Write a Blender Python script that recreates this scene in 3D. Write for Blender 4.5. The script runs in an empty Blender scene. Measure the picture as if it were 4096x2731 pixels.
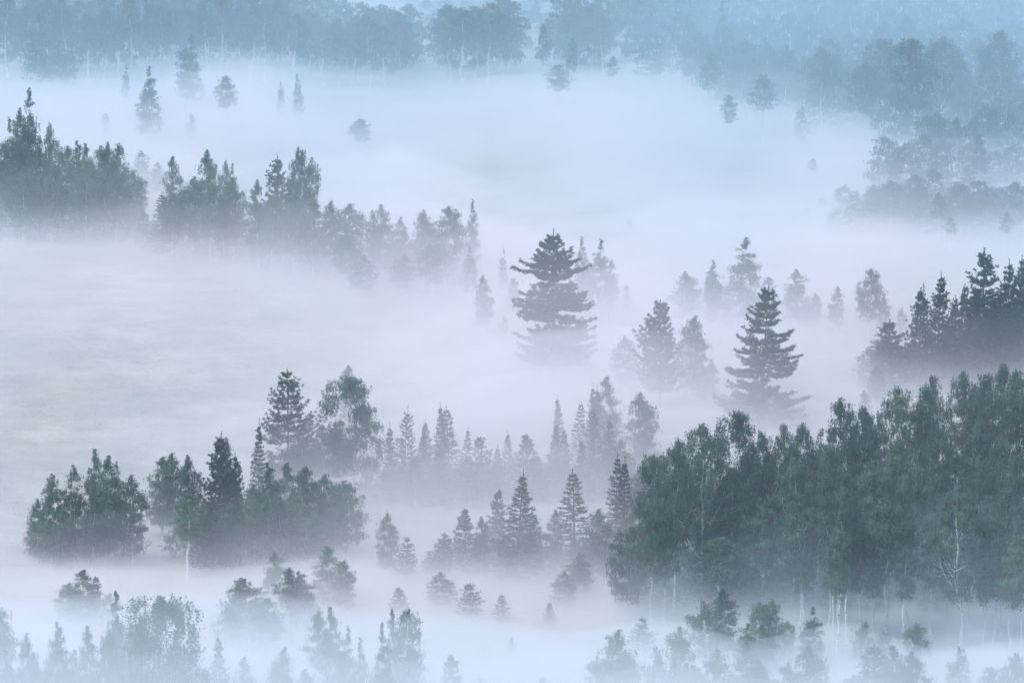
import bpy, math, random
import numpy as np
from mathutils import Vector

# ------------------------------------------------------------------ camera, sky, sun, exposure
scene = bpy.context.scene
col = scene.collection
R = math.radians
FPX = 16000.0            # focal length in pixels of a 4096 px wide frame
CAM_H = 108.0            # the viewer stands on a hill above the valley
PITCH = R(9.6)

cam_data = bpy.data.cameras.new('camera')
cam_data.sensor_width = 36.0
cam_data.lens = 36.0 * FPX / 4096.0
cam_data.clip_start = 1.0
cam_data.clip_end = 20000.0
cam = bpy.data.objects.new('camera', cam_data)
cam.location = (0, 0, CAM_H)
cam.rotation_euler = (math.pi / 2 - PITCH, 0, 0)
col.objects.link(cam)
scene.camera = cam

SUN_EL, SUN_AZ = 66.0, 255.0       # azimuth, clockwise from +Y
world = bpy.data.worlds.new('World')
scene.world = world
world.use_nodes = True
wn = world.node_tree.nodes
wn.clear()
sky = wn.new('ShaderNodeTexSky')
sky.sky_type = 'NISHITA'
sky.sun_disc = False
sky.sun_elevation = R(SUN_EL)
sky.sun_rotation = R(SUN_AZ)
sky.air_density = 1.0
sky.dust_density = 2.0
sky.ozone_density = 1.0
bg = wn.new('ShaderNodeBackground')
bg.inputs['Strength'].default_value = 0.15
wo = wn.new('ShaderNodeOutputWorld')
world.node_tree.links.new(sky.outputs[0], bg.inputs[0])
world.node_tree.links.new(bg.outputs[0], wo.inputs[0])

sd = bpy.data.lights.new('sun', 'SUN')
sd.energy = 1.5
sd.angle = R(30)
sd.color = (1.0, 0.97, 0.94)
so = bpy.data.objects.new('sun', sd)
az, el = R(SUN_AZ), R(SUN_EL)
sdir = Vector((math.sin(az) * math.cos(el), math.cos(az) * math.cos(el), math.sin(el)))
so.rotation_euler = (-sdir).to_track_quat('-Z', 'Y').to_euler()
so.location = (0, 0, 300)
col.objects.link(so)

vs = scene.view_settings
vs.view_transform = 'Standard'
vs.look = 'None'
vs.exposure = 1.0
vs.gamma = 1.0
vs.use_curve_mapping = False

scene.render.engine = 'CYCLES'
cy = scene.cycles
cy.max_bounces = 6
cy.diffuse_bounces = 2
cy.glossy_bounces = 1
cy.transmission_bounces = 2
cy.volume_bounces = 1
cy.transparent_max_bounces = 64
cy.use_denoising = True
cy.denoiser = 'OPENIMAGEDENOISE'
cy.denoising_input_passes = 'RGB_ALBEDO_NORMAL'
cy.denoising_prefilter = 'ACCURATE'
cy.sample_clamp_indirect = 2.0

# ------------------------------------------------------------------ pixel <-> ground helpers
SP, CP = math.sin(PITCH), math.cos(PITCH)
def ray(px, py):
    dx, dy = (px - 2048.0) / FPX, -(py - 1365.5) / FPX
    return np.array([dx, CP + dy * SP, -SP + dy * CP])
def ground(px, py, z=0.0):
    d = ray(px, py)
    t = (z - CAM_H) / d[2]
    return d[0] * t, d[1] * t
def place(px, top, base=None, h=None):
    """foot point and height of a tree from its top and its foot (or its height)"""
    if h is None:
        x, y = ground(px, base)
        d = ray(px, top)
        h = CAM_H + d[2] * y / d[1]
    else:
        x, y = ground(px, top, h)
    return x, y, h
def metres(wpx, y):
    return wpx * y / FPX

# ------------------------------------------------------------------ value noise
_rs = np.random.RandomState(5)
_tab = _rs.rand(256, 256)
def vnoise(x, y):
    xi, yi = np.floor(x).astype(int), np.floor(y).astype(int)
    fx, fy = x - xi, y - yi
    fx, fy = fx * fx * (3 - 2 * fx), fy * fy * (3 - 2 * fy)
    a = _tab[xi % 256, yi % 256]; b = _tab[(xi + 1) % 256, yi % 256]
    c = _tab[xi % 256, (yi + 1) % 256]; d = _tab[(xi + 1) % 256, (yi + 1) % 256]
    return (a * (1 - fx) + b * fx) * (1 - fy) + (c * (1 - fx) + d * fx) * fy
def fbm(x, y, o=4):
    s, a, t = 0.0, 1.0, 0.0
    for k in range(o):
        s = s + a * vnoise(x * 2 ** k + 17.3 * k, y * 2 ** k + 5.1 * k); t += a; a *= 0.5
    return s / t

# ------------------------------------------------------------------ materials
def new_mat(name):
    m = bpy.data.materials.new(name)
    m.use_nodes = True
    m.node_tree.nodes.clear()
    return m, m.node_tree.nodes, m.node_tree.links
def ramp(nodes, stops):
    r = nodes.new('ShaderNodeValToRGB')
    e = r.color_ramp.elements
    while len(e) < len(stops): e.new(0.5)
    for k, (p, c) in enumerate(stops):
        e[k].position = p; e[k].color = (*c, 1)
    return r
def leaf_mat(name, dark, mid, light, trans=0.25):
    m, n, l = new_mat(name)
    at = n.new('ShaderNodeAttribute'); at.attribute_name = 'tint'
    oi = n.new('ShaderNodeObjectInfo')
    ad = n.new('ShaderNodeMath'); ad.operation = 'MULTIPLY_ADD'
    ad.inputs[1].default_value = 0.55
    l.new(oi.outputs['Random'], ad.inputs[0])
    ml = n.new('ShaderNodeMath'); ml.operation = 'MULTIPLY'; ml.inputs[1].default_value = 0.55
    l.new(at.outputs['Fac'], ml.inputs[0]); l.new(ml.outputs[0], ad.inputs[2])
    r = ramp(n, [(0.0, dark), (0.5, mid), (1.0, light)])
    l.new(ad.outputs[0], r.inputs[0])
    p = n.new('ShaderNodeBsdfPrincipled')
    p.inputs['Roughness'].default_value = 0.55
    p.inputs['Specular IOR Level'].default_value = 0.3
    l.new(r.outputs[0], p.inputs['Base Color'])
    t = n.new('ShaderNodeBsdfTranslucent'); l.new(r.outputs[0], t.inputs['Color'])
    mx = n.new('ShaderNodeMixShader'); mx.inputs[0].default_value = trans
    l.new(p.outputs[0], mx.inputs[1]); l.new(t.outputs[0], mx.inputs[2])
    o = n.new('ShaderNodeOutputMaterial'); l.new(mx.outputs[0], o.inputs['Surface'])
    return m
M = {}
M['birch_leaf'] = leaf_mat('birch_leaf', (0.018, 0.056, 0.046), (0.034, 0.088, 0.062), (0.084, 0.158, 0.084), 0.22)
M['young_leaf'] = leaf_mat('young_leaf', (0.046, 0.088, 0.052), (0.070, 0.120, 0.060), (0.115, 0.170, 0.072), 0.3)
M['pine_needle'] = leaf_mat('pine_needle', (0.013, 0.044, 0.041), (0.020, 0.060, 0.052), (0.034, 0.082, 0.062), 0.1)
M['spruce_needle'] = leaf_mat('spruce_needle', (0.020, 0.056, 0.045), (0.031, 0.075, 0.056), (0.054, 0.105, 0.067), 0.12)
def bark_mat(name, base, mark, sx, thr):
    m, n, l = new_mat(name)
    tc = n.new('ShaderNodeTexCoord')
    mp = n.new('ShaderNodeMapping'); mp.inputs['Scale'].default_value = sx
    l.new(tc.outputs['Object'], mp.inputs[0])
    nz = n.new('ShaderNodeTexNoise'); nz.inputs['Scale'].default_value = 1.0; nz.inputs['Detail'].default_value = 4
    l.new(mp.outputs[0], nz.inputs['Vector'])
    r = ramp(n, [(thr, mark), (thr + 0.07, base)])
    l.new(nz.outputs[0], r.inputs[0])
    p = n.new('ShaderNodeBsdfPrincipled'); p.inputs['Roughness'].default_value = 0.8
    l.new(r.outputs[0], p.inputs['Base Color'])
    o = n.new('ShaderNodeOutputMaterial'); l.new(p.outputs[0], o.inputs['Surface'])
    return m
M['birch_bark'] = bark_mat('birch_bark', (0.74, 0.73, 0.70), (0.08, 0.07, 0.065), (2.0, 2.0, 5.0), 0.36)
M['twig_bark'] = bark_mat('twig_bark', (0.16, 0.14, 0.12), (0.07, 0.06, 0.055), (2.0, 2.0, 4.0), 0.42)
M['pine_bark'] = bark_mat('pine_bark', (0.13, 0.095, 0.075), (0.06, 0.05, 0.045), (3.0, 3.0, 1.0), 0.45)

def volume_mat(name, color, density, aniso=0.0):
    m, n, l = new_mat(name)
    v = n.new('ShaderNodeVolumePrincipled')
    v.inputs['Color'].default_value = (*color, 1)
    v.inputs['Density'].default_value = density
    v.inputs['Anisotropy'].default_value = aniso
    o = n.new('ShaderNodeOutputMaterial'); l.new(v.outputs[0], o.inputs['Volume'])
    return m

# ------------------------------------------------------------------ meshes
def mesh_from(name, V, F4=None, F3=None, tint=None, mat=None, smooth=False):
    """V (n,3); F4 (m,4) quads; F3 (k,3) triangles; tint per vertex"""
    V = np.asarray(V, dtype=np.float32).reshape(-1, 3)
    me = bpy.data.meshes.new(name)
    q = np.zeros((0, 4), int) if F4 is None else np.asarray(F4, int).reshape(-1, 4)
    t = np.zeros((0, 3), int) if F3 is None else np.asarray(F3, int).reshape(-1, 3)
    me.vertices.add(len(V)); me.vertices.foreach_set('co', V.ravel())
    loops = np.concatenate([q.ravel(), t.ravel()]).astype(np.int32)
    me.loops.add(len(loops)); me.loops.foreach_set('vertex_index', loops)
    me.polygons.add(len(q) + len(t))
    starts = np.concatenate([np.arange(len(q)) * 4, len(q) * 4 + np.arange(len(t)) * 3]).astype(np.int32)
    me.polygons.foreach_set('loop_start', starts)
    if smooth:
        me.polygons.foreach_set('use_smooth', np.ones(len(q) + len(t), dtype=bool))
    if tint is not None:
        a = me.attributes.new('tint', 'FLOAT', 'POINT')
        a.data.foreach_set('value', np.asarray(tint, dtype=np.float32))
    me.update(calc_edges=True)
    me.validate()
    if mat: me.materials.append(mat)
    return me

class Tubes:
    """tapered round branches collected into one mesh"""
    def __init__(s): s.V, s.F, s.n, s.K = [], [], 0, []
    def add(s, P, rad, sides=5, mi=0):
        P = np.asarray(P, float); rad = np.asarray(rad, float)
        T = np.gradient(P, axis=0)
        T /= np.linalg.norm(T, axis=1)[:, None] + 1e-9
        ref = np.array([1.0, 0, 0]) if abs(T[0][0]) < 0.8 else np.array([0, 1.0, 0])
        A = np.cross(T, ref); A /= np.linalg.norm(A, axis=1)[:, None] + 1e-9
        B = np.cross(T, A)
        ang = np.arange(sides) * 2 * np.pi / sides
        ring = (P[:, None, :] + rad[:, None, None] * (np.cos(ang)[None, :, None] * A[:, None, :] + np.sin(ang)[None, :, None] * B[:, None, :]))
        m = len(P)
        idx = s.n + np.arange(m * sides).reshape(m, sides)
        nx = np.roll(idx, -1, axis=1)
        s.F.append(np.stack([idx[:-1], nx[:-1], nx[1:], idx[1:]], -1).reshape(-1, 4))
        s.V.append(ring.reshape(-1, 3)); s.n += m * sides; s.K.append(np.full((m - 1) * sides, mi, np.int32))
    def mesh(s, name, mat, mat2=None):
        me = mesh_from(name, np.concatenate(s.V), np.concatenate(s.F), mat=mat, smooth=True)
        if mat2:
            me.materials.append(mat2)
            me.polygons.foreach_set('material_index', np.concatenate(s.K))
        return me

class Leaves:
    """leaf-sized rhombs collected into one mesh"""
    def __init__(s): s.V, s.T, s.n = [], [], 0
    def add(s, C, U, W, tint):
        """centres, half-length vectors, half-width vectors (n,3)"""
        n = len(C)
        if n == 0: return
        s.V.append(np.stack([C + U, C + W, C - U, C - W], 1).reshape(-1, 3))
        s.T.append(np.repeat(np.broadcast_to(tint, (n,)), 4)); s.n += n
    def mesh(s, name, mat):
        V = np.concatenate(s.V); T = np.clip(np.concatenate(s.T), 0, 1)
        return mesh_from(name, V, np.arange(len(V)).reshape(-1, 4), tint=T, mat=mat)

def unit(v): return v / (np.linalg.norm(v, axis=-1, keepdims=True) + 1e-9)
def frame(U, rs):
    W = np.cross(U, rs.normal(size=U.shape))
    return unit(W)

def extent(me):
    v = np.empty(len(me.vertices) * 3, np.float32); me.vertices.foreach_get('co', v); v = v.reshape(-1, 3)
    return float(np.percentile(v[:, 2], 99.95)), float(np.percentile(np.abs(v[:, :2] - np.median(v[:, :2], 0)), 97.5))

# ------------------------------------------------------------------ tree models
# every model returns dict(trunk=mesh, crown=mesh, limbs=[mesh], h=height, r=crown radius)
def trunk_path(h, rs, wander, lean=(0, 0), n=14):
    z = np.linspace(0, h, n)
    w = np.cumsum(rs.normal(0, wander, (n, 2)), 0); w -= w[0]
    w -= np.linspace(0, 1, n)[:, None] * w[-1] * 0.7
    P = np.stack([w[:, 0] + lean[0] * (z / h) * h, w[:, 1] + lean[1] * (z / h) * h, z], 1)
    return P
def on_path(P, t):
    t = np.clip(t, 0, 1) * (len(P) - 1); i = np.minimum(t.astype(int), len(P) - 2); f = (t - i)[..., None]
    return P[i] * (1 - f) + P[i + 1] * f

def birch(seed, h, t0, prof, nlobe, nclump, nleaf, lobe=0.34, size=(0.10, 0.17), hang=0.75, nlimb=0,
          mat='birch_leaf', tint=0.5, gaps=3, r0=None, wander=0.10, lean=(0, 0), clump=0.42, twig=0.2, fat=1.0):
    """prof: list of (t, radius) for the crown between t0 and 1"""
    rs = np.random.RandomState(seed)
    P = trunk_path(h * 0.97, rs, wander, lean)
    r0 = r0 or h * 0.0085 * fat
    tt, rr = np.array([p[0] for p in prof]), np.array([p[1] for p in prof])
    Rmax = rr.max()
    tub = Tubes()
    tz = np.linspace(0, 1, len(P))
    tub.add(P, r0 * (1.05 - 0.97 * tz) * (1 + 0.5 * np.exp(-tz * 40)), 7)
    # boughs of the crown
    t = t0 + (1 - t0) * ((np.arange(nlobe) + rs.rand(nlobe)) / nlobe) ** 0.9
    prob_r = np.interp(t, tt, rr)
    a = np.arange(nlobe) * 2.39996 + rs.rand() * 6 + rs.normal(0, 0.5, nlobe)
    rad = prob_r * (0.55 + 0.35 * rs.rand(nlobe))
    ax = on_path(P, t)
    LC = ax + np.stack([np.cos(a) * rad, np.sin(a) * rad, 0 * a], 1)
    LR = np.maximum(np.minimum(prob_r * 0.6, Rmax * lobe * (0.7 + 0.6 * rs.rand(nlobe))), 0.22)
    # half of the clumps sit in the boughs, half fill the crown envelope
    nb = int(nclump * 0.55)
    pick = rs.choice(nlobe, nb, p=LR ** 1.7 / (LR ** 1.7).sum())
    d = unit(rs.normal(size=(nb, 3))) * (rs.rand(nb, 1) ** 0.40)
    C = LC[pick] + d * LR[pick][:, None]
    ne = nclump - nb
    te = np.linspace(t0, 1, 200); we = np.interp(te, tt, rr) ** 1.5 + 0.05
    te = rs.choice(te, ne, p=we / we.sum()) + rs.uniform(-0.01, 0.01, ne)
    ae = rs.uniform(0, 6.283, ne)
    bump = 0.82 + 0.36 * vnoise(ae * 1.3 + seed, te * 9 + seed)
    re = np.interp(te, tt, rr) * np.sqrt(rs.rand(ne)) * bump
    C = np.concatenate([C, on_path(P, te) + np.stack([np.cos(ae) * re, np.sin(ae) * re, 0 * ae], 1)])
    # gaps: empty pockets near the outline
    G = []
    for k in range(gaps):
        tg = t0 + (1 - t0) * rs.uniform(0.1, 0.85); ag = rs.uniform(0, 6.28); rg = np.interp(tg, tt, rr) * rs.uniform(0.6, 1.05)
        G.append((on_path(P, np.array([tg]))[0] + np.array([math.cos(ag) * rg, math.sin(ag) * rg, 0]), Rmax * rs.uniform(0.14, 0.26)))
    keep = np.ones(len(C), bool)
    for g, gr in G: keep &= np.linalg.norm(C - g, axis=1) > gr
    keep &= (C[:, 2] < h * 1.0) & (C[:, 2] > h * t0 * 0.8)
    C = C[keep]
    tip = P[-1] + np.stack([rs.normal(0, 0.10, 8), rs.normal(0, 0.10, 8), np.linspace(-1.4, 0.1, 8)], 1)
    C = np.concatenate([C, tip])
    rel = np.clip(np.interp(C[:, 2] / h, tt, rr) / (0.45 * Rmax), 0.30, 1.0)
    lv = Leaves()
    for c, rel_ in zip(C, rel):
        n = max(8, int(nleaf * rs.uniform(0.6, 1.4) * (0.25 + 0.75 * rel_)))
        cl = clump * rel_
        off = rs.normal(0, cl, (n, 3)); off[:, 2] = np.abs(rs.normal(0, cl * 1.0, n)) * -hang + rs.normal(0, cl * 0.5, n)
        # thin hanging strands
        ns = max(2, n // 9)
        s = rs.normal(0, cl, (ns, 2))
        k = rs.randint(0, ns, n)
        off[:, :2] = s[k] + rs.normal(0, 0.08, (n, 2))
        axis = on_path(P, np.array([c[2] / h]))[0]
        N = unit(unit(c + off - axis) * 0.55 + np.array([0, 0, 0.75]) + rs.normal(0, 0.42, (n, 3)))
        U = rs.normal(0, 0.5, (n, 3)); U[:, 2] -= hang
        U = unit(U - N * (U * N).sum(1, keepdims=True))
        W = np.cross(U, N)
        L = rs.uniform(size[0], size[1], n)[:, None]
        lv.add(c + off, U * L, W * L * 0.55, np.clip(rs.normal(tint, 0.22) + rs.normal(0, 0.10, n), 0, 1))
    # thin branches towards the clumps
    for c in C[rs.rand(len(C)) < twig]:
        rr_ = np.linalg.norm(c[:2] - on_path(P, np.array([c[2] / h]))[0][:2])
        z0 = max(c[2] - rr_ * rs.uniform(0.4, 1.7) - 0.3, h * t0 * rs.uniform(0.7, 1.1))
        b = on_path(P, np.array([min(z0 / h, 0.98)]))[0]
        m = b * 0.45 + c * 0.55 + np.array([0, 0, 0.12 * rr_]) + rs.normal(0, 0.15, 3)
        s = np.linspace(0, 1, 5)[:, None]
        Q = (1 - s) ** 2 * b + 2 * s * (1 - s) * m + s ** 2 * c
        rb = 0.018 + 0.012 * rr_
        tub.add(Q, np.linspace(rb, 0.008, 5), 3, 1)
    limbs = []
    for k in range(nlimb):
        tl = t0 * 0.75 + (0.62 - t0 * 0.75) * (k + rs.rand() * 0.7) / nlimb
        al = k * 2.4 + rs.rand() * 1.2 + (math.pi if k % 2 else 0)
        L = h * rs.uniform(0.22, 0.34) * (1.1 - tl * 0.6)
        b = on_path(P, np.array([tl]))[0]
        out = rs.uniform(0.35, 0.62)
        m = b + np.array([math.cos(al), math.sin(al), 0.85]) * L * 0.45 * np.array([out * 1.9, out * 1.9, 1])
        e = b + np.array([math.cos(al) * L * out, math.sin(al) * L * out, L * 0.92])
        s = np.linspace(0, 1, 8)[:, None]
        Q = (1 - s) ** 2 * b + 2 * s * (1 - s) * m + s ** 2 * e + np.concatenate([np.zeros((1, 3)), rs.normal(0, 0.09, (7, 3))])
        lt = Tubes(); rl = r0 * (1 - tl) * 0.62
        lt.add(Q, np.linspace(rl, 0.02, 8), 5)
        for j in range(3):
            q0 = Q[rs.randint(3, 6)]
            q1 = q0 + unit(rs.normal(size=3) + np.array([math.cos(al), math.sin(al), 1.0])) * L * 0.35
            lt.add(np.stack([q0, (q0 + q1) / 2 + rs.normal(0, 0.1, 3), q1]), [rl * 0.4, rl * 0.3, 0.012], 4)
        limbs.append(lt.mesh('limb', M['birch_bark']))
    return dict(trunk=tub.mesh('trunk', M['birch_bark'], M['twig_bark']), crown=lv.mesh('crown', M[mat]), limbs=limbs, h=h, r=Rmax)

def needles_along(lv, Q, rs, n, L, wid, spread, up, tint, start=0.15):
    """needle shoots along a branch path Q, pointing outward along it"""
    t = start + (1 - start) * rs.rand(n)
    c = on_path(Q, t)
    d = unit(on_path(Q, np.minimum(t + 0.08, 1)) - on_path(Q, np.maximum(t - 0.08, 0)))
    U = unit(d + rs.normal(0, spread, (n, 3)) + np.array([0, 0, up]))
    W = frame(U, rs)
    l = rs.uniform(L * 0.6, L * 1.3, n)[:, None]
    lv.add(c + U * l * 0.8, U * l, W * wid, np.clip(tint + rs.normal(0, 0.12, n), 0, 1))

def spruce(seed, h, r, nwh=24, per=6, nn=42, droop=-0.25, tipup=0.25, pw=0.85, t0=0.06, L=0.17, wid=0.045, leader=0.06,
           mat='spruce_needle', sag=0.0, jit=0.25, bare=0.15):
    rs = np.random.RandomState(seed)
    P = trunk_path(h, rs, 0.03)
    tub = Tubes(); tz = np.linspace(0, 1, len(P))
    tub.add(P, h * 0.009 * (1.04 - tz) + 0.012, 6)
    lv = Leaves()
    for w in range(nwh):
        t = t0 + (1 - leader - t0) * (w / (nwh - 1)) ** 0.92
        env = r * ((1 - t) / (1 - t0)) ** pw
        env *= min(1.0, 0.65 + (t - t0) * 3)
        for k in range(per):
            a = k * 2 * math.pi / per + w * 1.3 + rs.normal(0, 0.25)
            l = max(0.18, env * (1 - jit + 2 * jit * rs.rand()) )
            b = on_path(P, np.array([t + rs.uniform(-0.012, 0.012)]))[0]
            dv = np.array([math.cos(a), math.sin(a), 0])
            s = np.linspace(0, 1, 6)
            young = t ** 2
            z = l * ((droop + 0.75 * young) * s + (tipup + sag) * s ** 2.5)
            Q = b + dv * (s * l)[:, None] + np.stack([0 * s, 0 * s, z], 1)
            tub.add(Q, np.linspace(0.012 + 0.010 * l, 0.006, 6), 3)
            n = int(nn * (0.25 + l / r) * rs.uniform(0.7, 1.3))
            tint = np.clip(rs.normal(0.5, 0.15), 0, 1)
            needles_along(lv, Q, rs, n, L, wid, 0.55, -0.10, tint, bare)
            # side shoots
            for j in range(int(2 + 4 * l / r)):
                q = on_path(Q, np.array([rs.uniform(0.3, 0.95)]))[0]
                sd_ = unit(dv * 0.8 + np.array([-dv[1], dv[0], 0]) * rs.choice([-1, 1]) * rs.uniform(0.5, 1.0) + np.array([0, 0, rs.uniform(-0.25, 0.15)]))
                e = q + sd_ * l * rs.uniform(0.2, 0.42)
                needles_along(lv, np.stack([q, e]), rs, n // 4 + 2, L * 0.85, wid, 0.5, -0.12, tint, 0.0)
    top = np.stack([P[-1] + np.array([0, 0, -leader * h * 1.3]), P[-1] + np.array([0, 0, 0.03 * h])])
    needles_along(lv, top, rs, 40, L * 0.8, wid * 0.8, 0.35, 0.3, 0.5, 0.0)
    return dict(trunk=tub.mesh('trunk', M['pine_bark']), crown=lv.mesh('crown', M[mat]), limbs=[], h=h, r=r)

def pine(seed, h, left, right, nlev, per, t0, rise, tipup, shoot=0.34, wid=0.055, nsub=7, ntuft=5, nneed=9, lean=0.0, flat=0.35,
         depth=0.9, leadn=60, extra=(), gap=(), ragged=0.4, fan=0.30):
    """left/right: lists of (t, reach) of the branches on either side; shelves of branches with needle tufts"""
    rs = np.random.RandomState(seed)
    P = trunk_path(h, rs, 0.04, (lean, 0))
    tub = Tubes(); tz = np.linspace(0, 1, len(P))
    tub.add(P, h * 0.013 * (1.03 - tz) + 0.015, 7)
    lv = Leaves()
    lt, lr = zip(*left); rt, rr = zip(*right)
    def bough(t, a, l, ri):
        b = on_path(P, np.array([t]))[0]
        dv = np.array([math.cos(a), math.sin(a) * depth, 0])
        s = np.linspace(0, 1, 8)
        z = l * (ri * s + tipup * s ** 3 - 0.10 * np.sin(s * math.pi))
        bend = rs.normal(0, 0.10) * l
        Q = b + dv * (s * l)[:, None] + np.stack([-dv[1] * bend * s ** 2, dv[0] * bend * s ** 2, z], 1)
        tub.add(Q, np.linspace(0.022 + 0.016 * l, 0.012, 8), 4)
        side = np.array([-dv[1], dv[0], 0])
        tint = np.clip(rs.normal(0.45, 0.15), 0, 1)
        ns = max(3, int(nsub * (0.4 + 0.25 * l)))
        for j in range(ns):
            u = 0.22 + 0.78 * (j + rs.rand()) / ns
            q = on_path(Q, np.array([u]))[0]
            sg = rs.choice([-1, 1])
            ls = (min(0.35, 0.3 * l) + fan * l * (1.15 - u)) * rs.uniform(0.6, 1.2)
            d = unit(dv * 0.75 + side * sg * rs.uniform(0.2, 1.0) + np.array([0, 0, rs.uniform(0.0, flat)]))
            e = q + d * ls
            tub.add(np.stack([q, (q + e) / 2 + [0, 0, 0.03], e]), [0.016, 0.012, 0.008], 3)
            # tufts: upright bottle-brush shoots
            m = max(2, int(ntuft * (0.5 + ls * 0.6)))
            base = q + (e - q) * rs.uniform(0.25, 1.05, (m, 1)) + rs.normal(0, 0.07, (m, 3))
            ax = unit(d * 0.55 + np.array([0, 0, 0.75]) + rs.normal(0, 0.28, (m, 3)))
            c = np.repeat(base, nneed, 0); A = np.repeat(ax, nneed, 0)
            n = len(c)
            U = unit(A + rs.normal(0, 0.42, (n, 3)))
            L = rs.uniform(shoot * 0.4, shoot * 0.75, n)[:, None]
            lv.add(c + U * L * 0.9, U * L, frame(U, rs) * wid, np.clip(tint + rs.normal(0, 0.12, n), 0, 1))
    for w in range(nlev):
        t = t0 + (0.93 - t0) * (w + rs.uniform(-0.4, 0.4)) / (nlev - 1)
        t = min(max(t, t0), 0.93)
        for k in range(per if t < 0.8 else max(4, per - 2)):
            a = (k + rs.uniform(-0.3, 0.3)) * 2 * math.pi / per + w * 0.7
            if any(g0 < t < g1 and math.cos(a) * sg > 0.2 for g0, g1, sg in gap): continue
            c = math.cos(a)
            f = 0.5 + 0.5 * c
            l = np.interp(t, rt, rr) * f + np.interp(t, lt, lr) * (1 - f)
            l *= (rs.uniform(0.92, 1.06) if rs.rand() < ragged else rs.uniform(0.50, 0.86)) * (0.75 + 0.25 * abs(c))
            l = min(l, (1.0 - t) * h * 0.52)
            bough(t, a, max(l, 0.22), rise + rs.normal(0, 0.07) + (1.25 * max(0, t - 0.62) / 0.38))
    for t, a, l, ri in extra: bough(t, a, l, ri)
    top = np.stack([P[-1] - np.array([0, 0, 0.10 * h]), P[-1] + np.array([0, 0, 0.1])])
    needles_along(lv, top, rs, leadn, shoot * 0.55, wid, 0.55, 0.5, 0.4, 0.0)
    return dict(trunk=tub.mesh('trunk', M['pine_bark']), crown=lv.mesh('crown', M['pine_needle']), limbs=[], h=h,
                r=max(max(lr), max(rr)))

# ------------------------------------------------------------------ the setting
def tag(o, label=None, cat=None, group=None, kind=None):
    if label: o['label'] = label
    if cat: o['category'] = cat
    if group: o['group'] = group
    if kind: o['kind'] = kind
    return o
def link(name, me, parent=None):
    o = bpy.data.objects.new(name, me)
    col.objects.link(o)
    if parent: o.parent = parent
    return o

def terrain(x, y):
    x, y = np.asarray(x, float), np.asarray(y, float)
    return 0.9 * (fbm(x / 38.0 + 40, y / 38.0 + 40, 3) - 0.5)

# meadow and valley floor, one sheet to the horizon
xs = np.concatenate([[-6000, -3000, -1500, -800], np.arange(-420, 421, 6.0), [800, 1500, 3000, 6000]])
ys = np.concatenate([[-600, -200, 60], np.arange(240, 1700, 6.0), [1800, 2000, 2500, 3500, 6000, 12000]])
X, Y = np.meshgrid(xs, ys)
Z = terrain(X, Y)
nx_, ny_ = len(xs), len(ys)
idx = np.arange(nx_ * ny_).reshape(ny_, nx_)
quads = np.stack([idx[:-1, :-1], idx[:-1, 1:], idx[1:, 1:], idx[1:, :-1]], -1).reshape(-1, 4)
gm, n, l = new_mat('meadow')
tc = n.new('ShaderNodeTexCoord')
def nz(scale, detail, rough=0.6):
    t = n.new('ShaderNodeTexNoise'); t.inputs['Scale'].default_value = scale; t.inputs['Detail'].default_value = detail
    t.inputs['Roughness'].default_value = rough
    l.new(tc.outputs['Object'], t.inputs['Vector']); return t
n1, n2 = nz(0.035, 6), nz(0.9, 5, 0.7)
r1 = ramp(n, [(0.32, (0.105, 0.130, 0.082)), (0.5, (0.170, 0.185, 0.125)), (0.68, (0.255, 0.255, 0.190))])
r2 = ramp(n, [(0.30, (0.66, 0.68, 0.64)), (0.55, (1.0, 1.0, 1.0)), (0.72, (1.25, 1.22, 1.16))])
l.new(n1.outputs[0], r1.inputs[0]); l.new(n2.outputs[0], r2.inputs[0])
n3 = nz(0.14, 4, 0.6)
r3 = ramp(n, [(0.32, (0.60, 0.65, 0.58)), (0.5, (1.0, 1.0, 1.0)), (0.68, (1.25, 1.22, 1.18))])
l.new(n3.outputs[0], r3.inputs[0])
mv = n.new('ShaderNodeMix'); mv.data_type = 'RGBA'; mv.blend_type = 'MULTIPLY'; mv.inputs[0].default_value = 1.0
l.new(r1.outputs[0], mv.inputs[6]); l.new(r3.outputs[0], mv.inputs[7])
mu = n.new('ShaderNodeMix'); mu.data_type = 'RGBA'; mu.blend_type = 'MULTIPLY'; mu.inputs[0].default_value = 1.0
l.new(mv.outputs[2], mu.inputs[6]); l.new(r2.outputs[0], mu.inputs[7])
p = n.new('ShaderNodeBsdfPrincipled'); p.inputs['Roughness'].default_value = 0.9
l.new(mu.outputs[2], p.inputs['Base Color'])
bp = n.new('ShaderNodeBump'); bp.inputs['Strength'].default_value = 0.9; bp.inputs['Distance'].default_value = 0.35
l.new(n2.outputs[0], bp.inputs['Height']); l.new(bp.outputs[0], p.inputs['Normal'])
o = n.new('ShaderNodeOutputMaterial'); l.new(p.outputs[0], o.inputs['Surface'])
g = link('meadow_ground', mesh_from('meadow_ground', np.stack([X, Y, Z], -1), quads, mat=gm, smooth=True))
tag(g, 'pale dewy meadow of the valley floor under drifting fog', kind='structure')

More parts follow.
